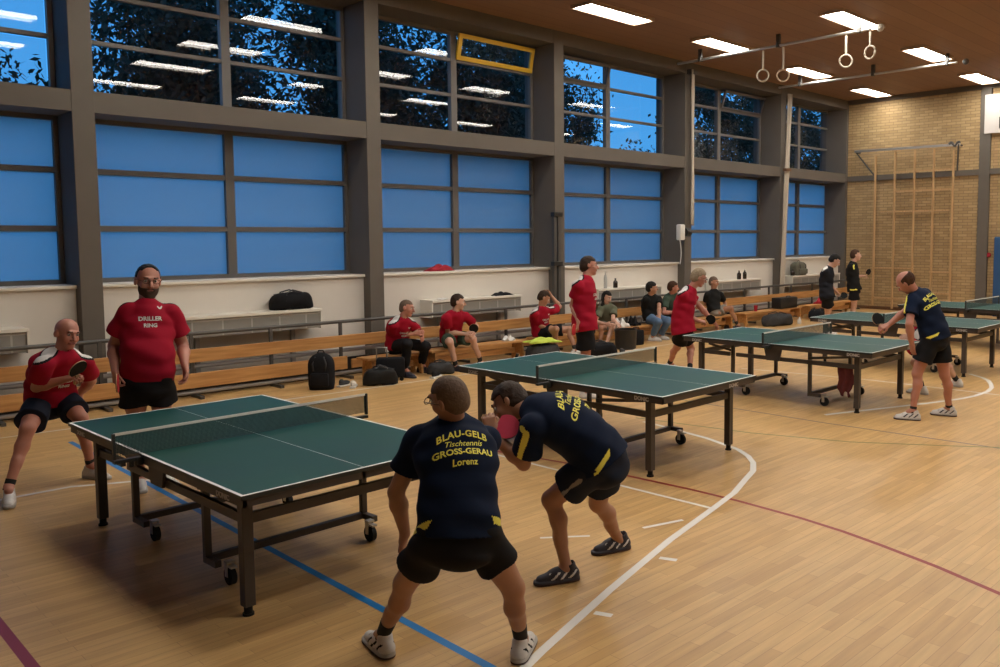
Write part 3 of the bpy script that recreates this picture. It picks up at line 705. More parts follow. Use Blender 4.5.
W, L, H = 1.525, 2.74, .76
def make_table():
    r = empty('table_tennis_table', (0, 0, 0))
    SB = M['steel_brown']
    for half, (ya, yb) in (('n', (0, L / 2 - .006)), ('f', (L / 2 + .006, L))):
        b = MB(); b.mi(M['top'])
        xs = [0, .02, W / 2 - .0018, W / 2 + .0018, W - .02, W]
        ys = [ya, ya + .02, yb] if half == 'n' else [ya, yb - .02, yb]
        for i in range(5):
            for j in range(2):
                white = i in (0, 2, 4) or (j == 0 if half == 'n' else j == 1)
                b.poly([(xs[i], ys[j], H), (xs[i + 1], ys[j], H), (xs[i + 1], ys[j + 1], H), (xs[i], ys[j + 1], H)], M['line'] if white else M['top'])
        zb = H - .024
        # dark edge and underside
        for q in ([(0, ya, zb), (W, ya, zb), (W, ya, H), (0, ya, H)], [(W, yb, zb), (0, yb, zb), (0, yb, H), (W, yb, H)], [(0, yb, zb), (0, ya, zb), (0, ya, H), (0, yb, H)], [(W, ya, zb), (W, yb, zb), (W, yb, H), (W, ya, H)], [(0, ya, zb), (0, yb, zb), (W, yb, zb), (W, ya, zb)]):
            b.poly(q, M['net_post'])
        b.build('table_top', parent=r)
        # steel apron under the top
        b = mb(SB); ins = .012; z = zb - .0225; h = .045
        b.box((W / 2, ya + ins + .012, z), (W - 2 * ins, .024, h)); b.box((W / 2, yb - ins - .012, z), (W - 2 * ins, .024, h))
        for x in (ins + .012, W - ins - .012, W / 2): b.box((x, (ya + yb) / 2, z), (.024, yb - ya - 2 * ins, h))
        b.build('apron', parent=r)
        out_y = .235 if half == 'n' else L - .235
        post_y = .90 if half == 'n' else 2.04
        wh_y = .735 if half == 'n' else 1.88
        # outer legs
        for x in (.13, W - .13):
            b = mb(SB); b.box((x, out_y, .34 + .035), (.064, .064, .64), bev=.004)
            lg = b.build('leg', parent=r)
            b = mb(M['black_rubber']); b.cyl((x, out_y, 0), (x, out_y, .055), .024); b.cyl((x, out_y, 0), (x, out_y, .014), .032); b.build('foot', parent=lg, smooth=True)
        b = mb(SB); b.box((W / 2, out_y, .555), (W - .30, .030, .060)); b.build('cross_bar', parent=r)
        # side rails
        for x in (.13, W - .13):
            b = mb(SB); b.bar((x, out_y, .555), (x, post_y, .555), .030, .055); b.build('side_rail', parent=r)
            b = mb(SB); b.bar((x + (.03 if x < 1 else -.03), out_y + (.1 if half == 'n' else -.1), .665), (x + (.03 if x < 1 else -.03), post_y, .60), .018, .03); b.build('strut', parent=r)
        # undercarriage with wheels
        for x in (.20, W - .20):
            b = mb(SB); b.box((x, post_y, .42), (.042, .042, .60), bev=.003); b.build('post', parent=r)
            b = mb(SB); b.bar((x, post_y, .135), (x, wh_y + (.02 if half == 'n' else -.02), .135), .04, .04); b.build('axle_arm', parent=r)
            cs = mb(M['steel']); xx = x + (.06 if x < 1 else -.06)
            cs.box((xx - .022, wh_y, .095), (.004, .035, .09)); cs.box((xx + .022, wh_y, .095), (.004, .035, .09)); cs.box((xx, wh_y, .142), (.05, .05, .012)); cs.box((xx, wh_y - .04, .12), (.04, .05, .012))
            c = cs.build('caster', parent=r)
            wmb = mb(M['black_rubber']); wmb.cyl((xx - .017, wh_y - .01, .055), (xx + .017, wh_y - .01, .055), .055, seg=22)
            w_ = wmb.build('wheel', parent=c, smooth=True)
        b = mb(SB); b.box((W / 2, post_y, .135), (W - .36, .04, .045)); b.build('lower_cross_bar', parent=r)
    # centre rails, lock plates under the net
    for x in (.10, W - .10):
        b = mb(SB); b.box((x + (.03 if x < 1 else -.03), L / 2, .555), (.03, 1.14, .05)); b.build('centre_rail', parent=r)
        b = mb(M['lock']); b.prism([(x - .01, L / 2 - .13, .69), (x - .01, L / 2 + .13, .69), (x - .01, L / 2 + .09, .53), (x - .01, L / 2 - .09, .53)], (.02, 0, 0)); b.build('lock_plate', parent=r)
    # net set
    for s_, x in ((-1, -.1525), (1, W + .1525)):
        b = mb(M['net_post']); b.box((x, L / 2, H + .07), (.018, .026, .165), bev=.003)
        b.box((x - s_ * .07, L / 2, H - .028), (.15, .04, .02)); b.box((x - s_ * .145, L / 2, H - .045), (.05, .05, .055), bev=.008)
        p = b.build('net_post', parent=r)
        b = mb(M['net_post']); b.cyl((x - s_ * .10, L / 2, H - .075), (x - s_ * .10, L / 2, H - .03), .016); b.build('clamp_screw', parent=p, smooth=True)
    b = mb(M['net']); b.poly([(-.145, L / 2, H + .004), (W + .145, L / 2, H + .004), (W + .145, L / 2, H + .141), (-.145, L / 2, H + .141)]); nt_ = b.build('net', parent=r)
    b = mb(M['net_tape']); b.box((W / 2, L / 2, H + .1455), (W + .30, .008, .017)); b.build('net_tape', parent=nt_)
    # maker's lettering on the apron corners
    zt = H - .045
    for txt_o, xd in (((W - .40, .0105, zt), (1, 0, 0)), ((.40, L - .0105, zt), (-1, 0, 0))):
        flat_text('lettering', 'DONIC', .048, M['logo_white'], txt_o, xd, (0, 0, 1), parent=r, off=.002, bold=.003)
    for yy in (.24, L - .24):
        flat_text('lettering', 'DONIC', .048, M['logo_white'], (.0105, yy, zt), (0, -1, 0), (0, 0, 1), parent=r, off=.002, bold=.003)
        flat_text('lettering', 'DONIC', .048, M['logo_white'], (W - .0105, yy, zt), (0, 1, 0), (0, 0, 1), parent=r, off=.002, bold=.003)
    return r
proto = make_table()
TABS = [(1.917, 4.358, .029, 'nearest green table tennis table, left of the two foreground players in navy'),
        (5.631, 4.474, .024, 'green table tennis table in the middle, behind the bending player in navy'),
        (9.445, 4.392, .013, 'green table tennis table with the white haired player in red at its far end'),
        (13.02, 4.43, .01, 'green table tennis table partly hidden by the player leaning left'),
        (16.55, 4.45, .0, 'furthest green table tennis table, cut off by the right edge of the picture')]
for i, (x, y, r_, lab) in enumerate(TABS):
    o = proto if i == 0 else copy_tree(proto)
    o.location = (x, y, 0); o.rotation_euler = (0, 0, r_); tag(o, lab, 'table tennis table', 'table tennis tables in a row')

# ================================================================ bags, bottles, small things
def blob(name, m, segs, parent, k=.03, h=.012, noise=.004):
    pass
def sbag(c, size, rz, lab, m=None, cat='bag', handle=True, name='sports_bag', sag=.15):
    r = empty(name, c, rz, lab, cat)
    b = MB(); b.mi(m or M['black']); L_, W_, H_ = size; n = 18; ns = 18; rings = []
    rn = random.Random(int(c[0] * 100))
    for i in range(n + 1):
        t = i / n; x = (t - .5) * L_; e = (1 - abs(2 * t - 1) ** 5) ** .5 if 0 < t < 1 else 0.0
        e = max(e, .35)
        ring = []
        for k in range(ns):
            a = 2 * math.pi * k / ns; ca, sa = math.cos(a), math.sin(a)
            px = abs(ca) ** .6 * (1 if ca > 0 else -1) * W_ / 2 * e
            pz = abs(sa) ** .6 * (1 if sa > 0 else -1) * H_ / 2 * e
            wob = 1 + .07 * math.sin(9 * t + 3 * a) + rn.uniform(-.03, .03)
            zz = H_ / 2 + pz * wob - (sag * H_ * (1 - abs(2 * t - 1)) * max(0, sa) * (.6 + .4 * math.sin(7 * t)))
            ring.append(b.bm.verts.new((x, px * wob, max(0.002, zz - H_ / 2 * (1 - e) * .9))))
        rings.append(ring)
    for A, B in zip(rings, rings[1:]):
        for k in range(ns): b.bm.faces.new((A[k], A[(k + 1) % ns], B[(k + 1) % ns], B[k]))
    b.bm.faces.new(rings[0][::-1]); b.bm.faces.new(rings[-1])
    b.build('bag_body', parent=r, smooth='all')
    b = mb(M['black_plastic']); b.tube([(-L_ * .42, 0, H_ * .86), (-L_ * .2, 0, H_ * .93), (0, 0, H_ * .90), (L_ * .2, 0, H_ * .93), (L_ * .42, 0, H_ * .86)], .006); b.build('zip', parent=r)
    if handle:
        for s_ in (-1, 1):
            b = mb(M['black_plastic'])
            b.tube([(-L_ * .22, s_ * W_ * .46, H_ * .5), (-L_ * .18, s_ * W_ * .35, H_ * .95), (0, s_ * W_ * .18, H_ * 1.08), (L_ * .18, s_ * W_ * .35, H_ * .95), (L_ * .22, s_ * W_ * .46, H_ * .5)], .011); b.build('handle', parent=r, smooth='all')
    return r
def backpack(c, size, rz, lab, m=None):
    r = empty('backpack', c, rz, lab, 'backpack')
    b = MB(); b.mi(m or M['black']); Wd, D, Hh = size; n = 14; ns = 20; rings = []
    for i in range(n + 1):
        t = i / n; z = Hh * t; e = (1 - max(0, (t - .62) / .38) ** 2.4) ** .5 if t < 1 else .18
        e *= .9 + .1 * min(1, t * 6)
        e = max(e, .18)
        ring = []
        for k in range(ns):
            a = 2 * math.pi * k / ns; ca, sa = math.cos(a), math.sin(a)
            ring.append(b.bm.verts.new((abs(ca) ** .55 * (1 if ca > 0 else -1) * Wd / 2 * e, abs(sa) ** .7 * (1 if sa > 0 else -1) * D / 2 * e * (1.1 if sa < 0 and t < .5 else 1), z)))
        rings.append(ring)
    for A, B in zip(rings, rings[1:]):
        for k in range(ns): b.bm.faces.new((A[k], A[(k + 1) % ns], B[(k + 1) % ns], B[k]))
    b.bm.faces.new(rings[0][::-1]); b.bm.faces.new(rings[-1]); b.build('bag_body', parent=r, smooth='all')
    b = mb(m or M['black']); b.box((0, -D * .5, Hh * .28), (Wd * .72, D * .28, Hh * .38), bev=.03); b.build('front_pocket', parent=r, smooth=True)
    for s_ in (-1, 1):
        b = mb(M['grey_cloth']); b.tube([(s_ * Wd * .22, -D * .52, Hh * .52), (s_ * Wd * .26, -D * .50, Hh * .72), (s_ * Wd * .16, -D * .33, Hh * .90)], .012); b.build('strap', parent=r, smooth='all')
    b = mb(M['black_plastic']); b.tube([(-.05, 0, Hh * .97), (-.03, 0, Hh * 1.06), (.03, 0, Hh * 1.06), (.05, 0, Hh * .97)], .009); b.build('handle', parent=r, smooth='all')
    return r
CAMRZ = -math.radians(46)
sbag((6.13, 11.97, 1.07), (.66, .30, .27), 0.0, 'large black sports bag on the radiator shelf')
backpack((6.02, 10.93, 0), (.36, .24, .52), -.75, 'black backpack with grey straps standing on the floor by the wall bench')
sbag((6.78, 10.62, 0), (.50, .26, .26), -.5, 'black sports bag lying on the floor right of the backpack', m=M['black_rubber'])
# trolley case with pull handle
r = empty('trolley_case', (7.02, 10.86, 0), -.6, 'black trolley case with raised pull handle in front of the short bench', 'trolley case')
b = mb(M['black']); b.box((.08, 0, .20), (.42, .20, .30), bev=.04); b.build('case_body', parent=r, smooth=True)
b = mb(M['pipe']); b.tube([(-.12, 0, .30), (-.12, 0, .50), (.03, 0, .50), (.03, 0, .30)], .012); b.build('pull_handle', parent=r, smooth='all')
for s_ in (-1, 1):
    b = mb(M['black_rubber']); b.cyl((.08 + s_ * .16, -.07, .03), (.08 + s_ * .16, -.03, .03), .03); b.build('wheel', parent=r, smooth=True)
sbag((7.98, 10.78, 0), (.42, .26, .20), -.5, 'dark bag on the floor under the man holding a black racket', m=M['grey_cloth'], sag=.3)
sbag((10.12, 10.70, 0), (.62, .36, .30), -.3, 'dark grey bag under the lime yellow shirt', m=M['grey_cloth'])
def cloth(c, size, rz, lab, m, name='folded_shirt', cat='shirt', seed=1):
    r = MB(); r.mi(m); nx, ny = 16, 12; g = []
    rn = random.Random(seed)
    ph = [rn.uniform(0, 6) for _ in range(6)]
    def hh(u, v):
        e = max(0, 1 - max(abs(u), abs(v)) ** 4)
        return size[2] * e * (.6 + .22 * math.sin(5 * u + ph[0] + 2 * v) + .18 * math.sin(7 * v + ph[1] - 3 * u))
    def rr_(u, v): return 1 + .12 * math.sin(4 * math.atan2(v, u) + ph[2]) + .08 * math.sin(7 * math.atan2(v, u) + ph[3])
    for lay in (0, 1):
        g.append([[r.bm.verts.new((u * size[0] / 2 * rr_(u, v), v * size[1] / 2 * rr_(u, v), hh(u, v) if lay else .0)) for v in np.linspace(-1, 1, ny)] for u in np.linspace(-1, 1, nx)])
    for lay in (0, 1):
        for i in range(nx - 1):
            for j in range(ny - 1):
                q = (g[lay][i][j], g[lay][i + 1][j], g[lay][i + 1][j + 1], g[lay][i][j + 1]); r.bm.faces.new(q if lay else q[::-1])
    bmesh.ops.remove_doubles(r.bm, verts=r.bm.verts[:], dist=1e-4)
    o = r.build(name, smooth='all', loc=c); o.rotation_euler = (0, 0, rz); tag(o, lab, cat); return o
cloth((10.10, 10.70, .315), (.56, .36, .09), -.3, 'lime yellow shirt lying on the dark grey bag', M['lime_cloth'])
cloth((9.13, 12.31, 1.546), (.56, .22, .13), 0, 'crumpled red shirt on the white window sill', M['red_cloth'], seed=4)
cloth((10.25, 11.93, 1.07), (.42, .16, .075), 0.05, 'rolled black cap on the radiator shelf', M['black'], name='black_cap', cat='cap', seed=7)
cloth((8.9, 11.92, 1.07), (.24, .16, .03), 0.1, 'small white cloth on the left end of a radiator shelf', M['white_plastic'], name='white_cloth', cat='cloth', seed=9)
cloth((9.75, 11.18, .337), (.24, .20, .10), 0.1, 'small heap of white socks at the right end of a wooden bench', M['white_plastic'], name='sock_heap', cat='socks', seed=3)
sbag((11.15, 10.30, 0), (.62, .36, .26), -.6, 'black bag with straps on the floor left of the standing player in red', m=M['black'])
# dark round bin and black box bag
r = empty('waste_bin', (12.20, 10.60, 0), 0, 'wide black bin standing in front of the dark haired woman', 'bin')
b = mb(M['black_plastic']); b.lathe([(.17, 0), (.20, .02), (.215, .36), (.222, .38), (.20, .38), (.18, .06)], (0, 0, 0)); b.build('bin_body', parent=r, smooth=True)
r = empty('box_bag', (12.80, 10.85, 0), -.3, 'black upright cool bag between the bin and the man in jeans', 'bag')
b = mb(M['black']); b.box((0, 0, .15), (.28, .20, .30), bev=.03); b.build('bag_body', parent=r, smooth=True)
b = mb(M['black_plastic']); b.tube([(-.08, 0, .29), (-.06, 0, .35), (.06, 0, .35), (.08, 0, .29)], .009); b.build('handle', parent=r, smooth='all')
cloth((12.72, 11.17, .337), (.32, .24, .20), 0.2, 'white crumpled towel on the bench beside the woman', M['white_plastic'], name='white_towel', cat='towel', seed=11)
cloth((13.14, 11.2, .337), (.20, .22, .22), 0.2, 'dark jacket heaped on the bench beside the white towel', M['black'], name='dark_jacket', cat='jacket', seed=12)
def bottle(x, y, z, h, r_, m, lab, cap=None):
    r = empty('bottle', (x, y, z), 0, lab, 'bottle')
    b = mb(m); b.lathe([(r_ * .9, 0), (r_, .01), (r_, h * .58), (r_ * .85, h * .68), (r_ * .36, h * .80), (r_ * .34, h * .93), (r_ * .3, h * .93)], (0, 0, 0), seg=14); b.build('bottle_body', parent=r, smooth=True)
    b = mb(cap or M['red_cloth']); b.cyl((0, 0, h * .92), (0, 0, h), r_ * .42, seg=10); b.build('bottle_cap', parent=r, smooth=True)
Z_ = 1.07
bottle(13.37, 11.9, Z_, .20, .05, M['bottle'], 'dark bottle on the radiator shelf above the seated woman', M['black_plastic'])
bottle(13.09, 11.93, Z_, .36, .035, M['clear_bottle'], 'tall pale bottle left of the dark bottle on the radiator shelf', M['white_plastic'])
bottle(18.02, 11.9, Z_, .22, .055, M['bottle'], 'left dark bottle of the pair on the shelf above the wall bench', M['black_plastic'])
bottle(18.32, 11.93, Z_, .24, .05, M['bottle'], 'right bottle of the pair with a pale neck', M['white_plastic'])
bottle(20.62, 11.9, Z_, .18, .06, M['bottle'], 'dark bottle left of the grey green backpack', M['black_plastic'])
backpack((21.05, 11.97, Z_), (.62, .28, .38), 0, 'grey green backpack on the furthest radiator shelf', m=M['olive_cloth'])
r = empty('drinking_cup', (17.62, 11.15, .337), 0, 'red cup standing on the wooden bench behind the third table', 'cup')
b = mb(M['red_cloth']); b.lathe([(.035, 0), (.05, .14), (.045, .14), (.032, .01)], (0, 0, 0), seg=14); b.build('cup_body', parent=r, smooth=True)
r = empty('shoe_box', (18.9, 11.12, .337), 0, 'black case lying on the bench behind the net of the third table', 'case')
b = mb(M['black_plastic']); b.box((0, 0, .14), (.80, .28, .27), bev=.02); b.build('case_body', parent=r, smooth=True)
b = mb(M['rail']); b.tube([(-.09, -.10, .27), (-.07, -.10, .31), (.07, -.10, .31), (.09, -.10, .27)], .01); b.build('handle', parent=r)
sbag((17.9, 10.72, 0), (.90, .40, .30), -.2, 'big dark grey bag on the floor behind the far end of the third table', m=M['grey_cloth'])
bottle(18.55, 10.5, 0, .17, .05, M['white_plastic'], 'small white bottle on the floor right of the big dark bag', M['white_plastic'])
sbag((19.9, 10.75, 0), (.7, .34, .28), .2, 'black bag on the floor left of the man looking down', m=M['black'])
cloth((20.9, 11.16, .337), (.5, .26, .22), 0.1, 'red jacket on the bench near the brick end wall', M['red_cloth'], name='red_jacket', cat='jacket', seed=21)
# shoes and small stuff on the floor near the bench
def trainer(x, y, rz, m, lab, grp=None):
    r = empty('trainer', (x, y, 0), rz, lab, 'shoe', grp)
    b = mb(m); b.sph((0, 0, .045), .05, sc=(2.2, .8, .75)); b.sph((-.06, 0, .07), .045, sc=(.9, .8, .9)); b.build('upper', parent=r, smooth=True)
    b = mb(M['white_plastic']); b.box((0, 0, .012), (.26, .085, .024), bev=.01); b.build('sole', parent=r, smooth=True)
trainer(6.36, 10.90, .3, M['grey_cloth'], 'grey trainer on the floor just right of the backpack')
trainer(6.40, 10.72, .9, M['white_plastic'], 'white trainer on the floor between backpack and sports bag')
trainer(7.72, 10.55, .4, M['black'], 'black trainer lying below the man in black trousers')
trainer(9.72, 10.90, .4, M['black'], 'black trainer against the bench end panel')
trainer(11.65, 10.2, .4, M['grey_cloth'], 'grey trainer right of the strapped black bag')
# maroon towel hanging from the rail of the third table
b = mb(mat('maroon_towel', (.13, .035, .035), .9, noise=.2, nscale=20, spec=.1)); g = []
for lay in (-.012, .012):
    g.append([[b.bm.verts.new((u * .095 * (1 - .35 * (v < .15)) + .015 * math.sin(9 * v), lay + .022 * math.sin(6 * u + 4 * v), -.36 * (1 - v) + .035 * math.cos(4 * u) * (1 - v))) for v in np.linspace(0, 1, 9)] for u in np.linspace(-1, 1, 11)])
for l_ in (0, 1):
    for i in range(10):
        for j in range(8):
            q = (g[l_][i][j], g[l_][i + 1][j], g[l_][i + 1][j + 1], g[l_][i][j + 1]); b.bm.faces.new(q if l_ else q[::-1])
for i in range(10): b.bm.faces.new((g[0][i][0], g[0][i + 1][0], g[1][i + 1][0], g[1][i][0])); b.bm.faces.new((g[0][i][8], g[1][i][8], g[1][i + 1][8], g[0][i + 1][8]))
for j in range(8): b.bm.faces.new((g[0][0][j], g[1][0][j], g[1][0][j + 1], g[0][0][j + 1])); b.bm.faces.new((g[0][10][j], g[0][10][j + 1], g[1][10][j + 1], g[1][10][j]))
o = b.build('hanging_towel', smooth='all', loc=(9.62, 4.80, .56)); o.rotation_euler = (0, 0, math.radians(90)); tag(o, 'maroon towel hanging from the rail of the third table near its leg', 'towel')
# ================================================================ people: implicit bodies meshed with surface nets
def V(*a): return np.array(a, float)
def nrm(v): v = np.asarray(v, float); return v / (np.linalg.norm(v) + 1e-12)
def smin(a, b, k):
    h = np.clip(.5 + .5 * (b - a) / k, 0, 1)
    return b + (a - b) * h - k * h * (1 - h)
def smax(a, b, k): return -smin(-a, -b, k)
def cone(P, a, b, ra, rb):
    d = b - a; t = np.clip(((P - a) @ d) / (d @ d), 0, 1)
    return np.linalg.norm(P - a - t[:, None] * d, axis=1) - (ra + (rb - ra) * t)
def ell(P, c, axes, r):
    q = (P - c) @ np.array(axes).T; r = np.array(r)
    k0 = np.linalg.norm(q / r, axis=1); k1 = np.linalg.norm(q / (r * r), axis=1) + 1e-9
    return k0 * (k0 - 1) / k1
def plane(P, p, n): return (P - p) @ nrm(n)

def mesh_sdf(fn, lo, hi, h):
    lo = np.array(lo) - 3 * h; hi = np.array(hi) + 3 * h
    B = 6
    nb = np.maximum(1, np.ceil((hi - lo) / (h * B)).astype(int)); n = nb * B + 1
    ax = [lo[i] + (np.arange(nb[i]) + .5) * B * h for i in range(3)]
    C = np.stack(np.meshgrid(*ax, indexing='ij'), -1).reshape(-1, 3)
    dc = fn(C).reshape(nb)
    act = np.abs(dc) < B * h * .9 + .02
    D = np.repeat(np.repeat(np.repeat(np.where(dc < 0, -1., 1.), B, 0), B, 1), B, 2)
    D = np.pad(D, ((0, 1), (0, 1), (0, 1)), mode='edge').astype(np.float32)
    mk = np.zeros(n, bool)
    for i, j, k in np.argwhere(act): mk[i * B:i * B + B + 1, j * B:j * B + B + 1, k * B:k * B + B + 1] = True
    idx = np.argwhere(mk)
    D[mk] = fn(lo + idx * h)
    s = D < 0
    a = s[:-1, :-1, :-1].astype(np.int8)
    cnt = sum(s[i:n[0] - 1 + i, j:n[1] - 1 + j, k:n[2] - 1 + k].astype(np.int8) for i in (0, 1) for j in (0, 1) for k in (0, 1))
    cm = (cnt > 0) & (cnt < 8)
    cells = np.argwhere(cm)
    vid = -np.ones(cm.shape, np.int64); vid[cm] = np.arange(len(cells))
    acc = np.zeros((len(cells), 3)); num = np.zeros(len(cells))
    cor = [(i, j, k) for i in (0, 1) for j in (0, 1) for k in (0, 1)]
    for c0 in cor:
        for axn in range(3):
            if c0[axn] == 0:
                c1 = list(c0); c1[axn] = 1
                d0 = D[cells[:, 0] + c0[0], cells[:, 1] + c0[1], cells[:, 2] + c0[2]]
                d1 = D[cells[:, 0] + c1[0], cells[:, 1] + c1[1], cells[:, 2] + c1[2]]
                x = (d0 < 0) != (d1 < 0)
                t = np.where(x, d0 / np.where(x, d0 - d1, 1), 0)
                p = np.zeros((len(cells), 3)) + c0; p[:, axn] += t
                acc[x] += p[x]; num[x] += 1
    verts = lo + (cells + acc / num[:, None]) * h
    faces = []
    for axn in range(3):
        u, v = (axn + 1) % 3, (axn + 2) % 3
        sl0 = [slice(None)] * 3; sl1 = [slice(None)] * 3; sl0[axn] = slice(0, n[axn] - 1); sl1[axn] = slice(1, n[axn])
        e = s[tuple(sl0)] != s[tuple(sl1)]
        sgn = s[tuple(sl0)]
        ii = np.argwhere(e)
        ii = ii[(ii[:, u] > 0) & (ii[:, v] > 0) & (ii[:, u] < n[u] - 1) & (ii[:, v] < n[v] - 1)]
        fl = sgn[ii[:, 0], ii[:, 1], ii[:, 2]]
        def cid(du, dv):
            q = ii.copy(); q[:, u] -= du; q[:, v] -= dv
            return vid[q[:, 0], q[:, 1], q[:, 2]]
        Q = np.stack([cid(1, 1), cid(0, 1), cid(0, 0), cid(1, 0)], 1)
        Q[~fl] = Q[~fl][:, ::-1]
        faces.append(Q)
    return verts, np.concatenate(faces)

def sdf_object(name, fn, lo, hi, h, mats, parent, paint=None):
    v, f = mesh_sdf(fn, lo, hi, h)
    me = bpy.data.meshes.new(name)
    me.vertices.add(len(v)); me.vertices.foreach_set('co', (v).astype(np.float32).ravel())
    me.loops.add(len(f) * 4); me.loops.foreach_set('vertex_index', f.astype(np.int32).ravel())
    me.polygons.add(len(f)); me.polygons.foreach_set('loop_start', np.arange(0, len(f) * 4, 4, dtype=np.int32)); me.polygons.foreach_set('loop_total', np.full(len(f), 4, np.int32))
    for m in mats: me.materials.append(m)
    if paint is not None:
        me.polygons.foreach_set('material_index', paint(v[f].mean(1)).astype(np.int32))
    me.polygons.foreach_set('use_smooth', np.ones(len(f), bool))
    me.update(calc_edges=True); me.validate()
    o = bpy.data.objects.new(name, me); COL.objects.link(o)
    o.parent = parent
    return o

def skin_mat(name, col):
    m = mat(name, col, .5, noise=.06, nscale=14)
    b = m.node_tree.nodes['Principled BSDF']; b.inputs['Subsurface Weight'].default_value = .08; b.inputs['Subsurface Radius'].default_value = (.02, .008, .004)
    return m
SK = skin_mat('skin', (.46, .235, .155)); SKT = skin_mat('skin_tanned', (.36, .18, .11)); SKP = skin_mat('skin_pale', (.55, .32, .235)); SKR = skin_mat('skin_ruddy', (.46, .20, .14))
LIP = mat('lips', (.30, .10, .08), .5)
JR = mat('red_jersey', (.31, .007, .024), .8, spec=.12, noise=.10, nscale=9); JN = mat('navy_jersey', (.006, .012, .032), .8, spec=.12, noise=.15, nscale=9)
WHT = mat('jersey_white', (.62, .60, .58), .7, spec=.12); BLK = mat('short_black', (.011, .011, .013), .75, spec=.12, noise=.2, nscale=9); YEL = mat('jersey_yellow', (.85, .80, .12), .65)
NVS = mat('short_navy', (.016, .020, .034), .75, spec=.12, noise=.2, nscale=9)
OLV = mat('olive_top', (.105, .110, .075), .85, spec=.12, noise=.15, nscale=12); GRN = mat('green_tee', (.050, .075, .055), .85, spec=.12, noise=.15, nscale=12); JEAN = mat('blue_jeans', (.10, .16, .26), .85, spec=.12, noise=.25, nscale=16); BT = mat('black_tee', (.012, .012, .012), .8, spec=.12, noise=.2, nscale=12)
TAN = mat('tan_shorts', (.30, .24, .17), .85); GRS = mat('grey_shorts', (.22, .20, .17), .85)
H_BRN = mat('hair_dark_brown', (.030, .015, .008), .6, spec=.2, noise=.4, nscale=60, bump=.5); H_BLK = mat('hair_black', (.010, .008, .007), .55, spec=.2, noise=.4, nscale=60, bump=.5)
H_GRY = mat('hair_grey_brown', (.14, .095, .07), .7, spec=.2, noise=.35, nscale=60, bump=.4); H_ASH = mat('hair_ash_blond', (.26, .20, .135), .7, spec=.2, noise=.35, nscale=50, bump=.5); H_MID = mat('hair_brown', (.06, .028, .015), .65, spec=.2, noise=.35, nscale=60, bump=.4)
EYEW = mat('eye_white', (.6, .57, .52), .3); EYED = mat('eye_dark', (.03, .02, .015), .2)
SHW = mat('shoe_white', (.60, .58, .56), .55, noise=.08, nscale=40); SHD = mat('shoe_navy', (.022, .020, .032), .55); SHR = mat('shoe_sole_dark', (.05, .022, .02), .6); SHG = mat('shoe_sole_grey', (.40, .38, .36), .6)
SOCK = mat('black_sock', (.012, .012, .012), .9); SOCKW = mat('white_sock', (.55, .53, .5), .9)
RUBR = mat('racket_red_rubber', (.50, .03, .04), .6, spec=.2); RUBB = mat('racket_black_rubber', (.010, .010, .010), .7, spec=.15); RWOOD = mat('racket_wood', (.50, .33, .17), .5)
PINK = mat('racket_pink_rubber', (.62, .06, .12), .4)

TOR = [(-.09, .140, .100), (-.03, .160, .112), (.14, .150, .108), (.36, .142, .105), (.58, .158, .116), (.76, .165, .112), (.90, .130, .085), (1.0, .070, .062)]

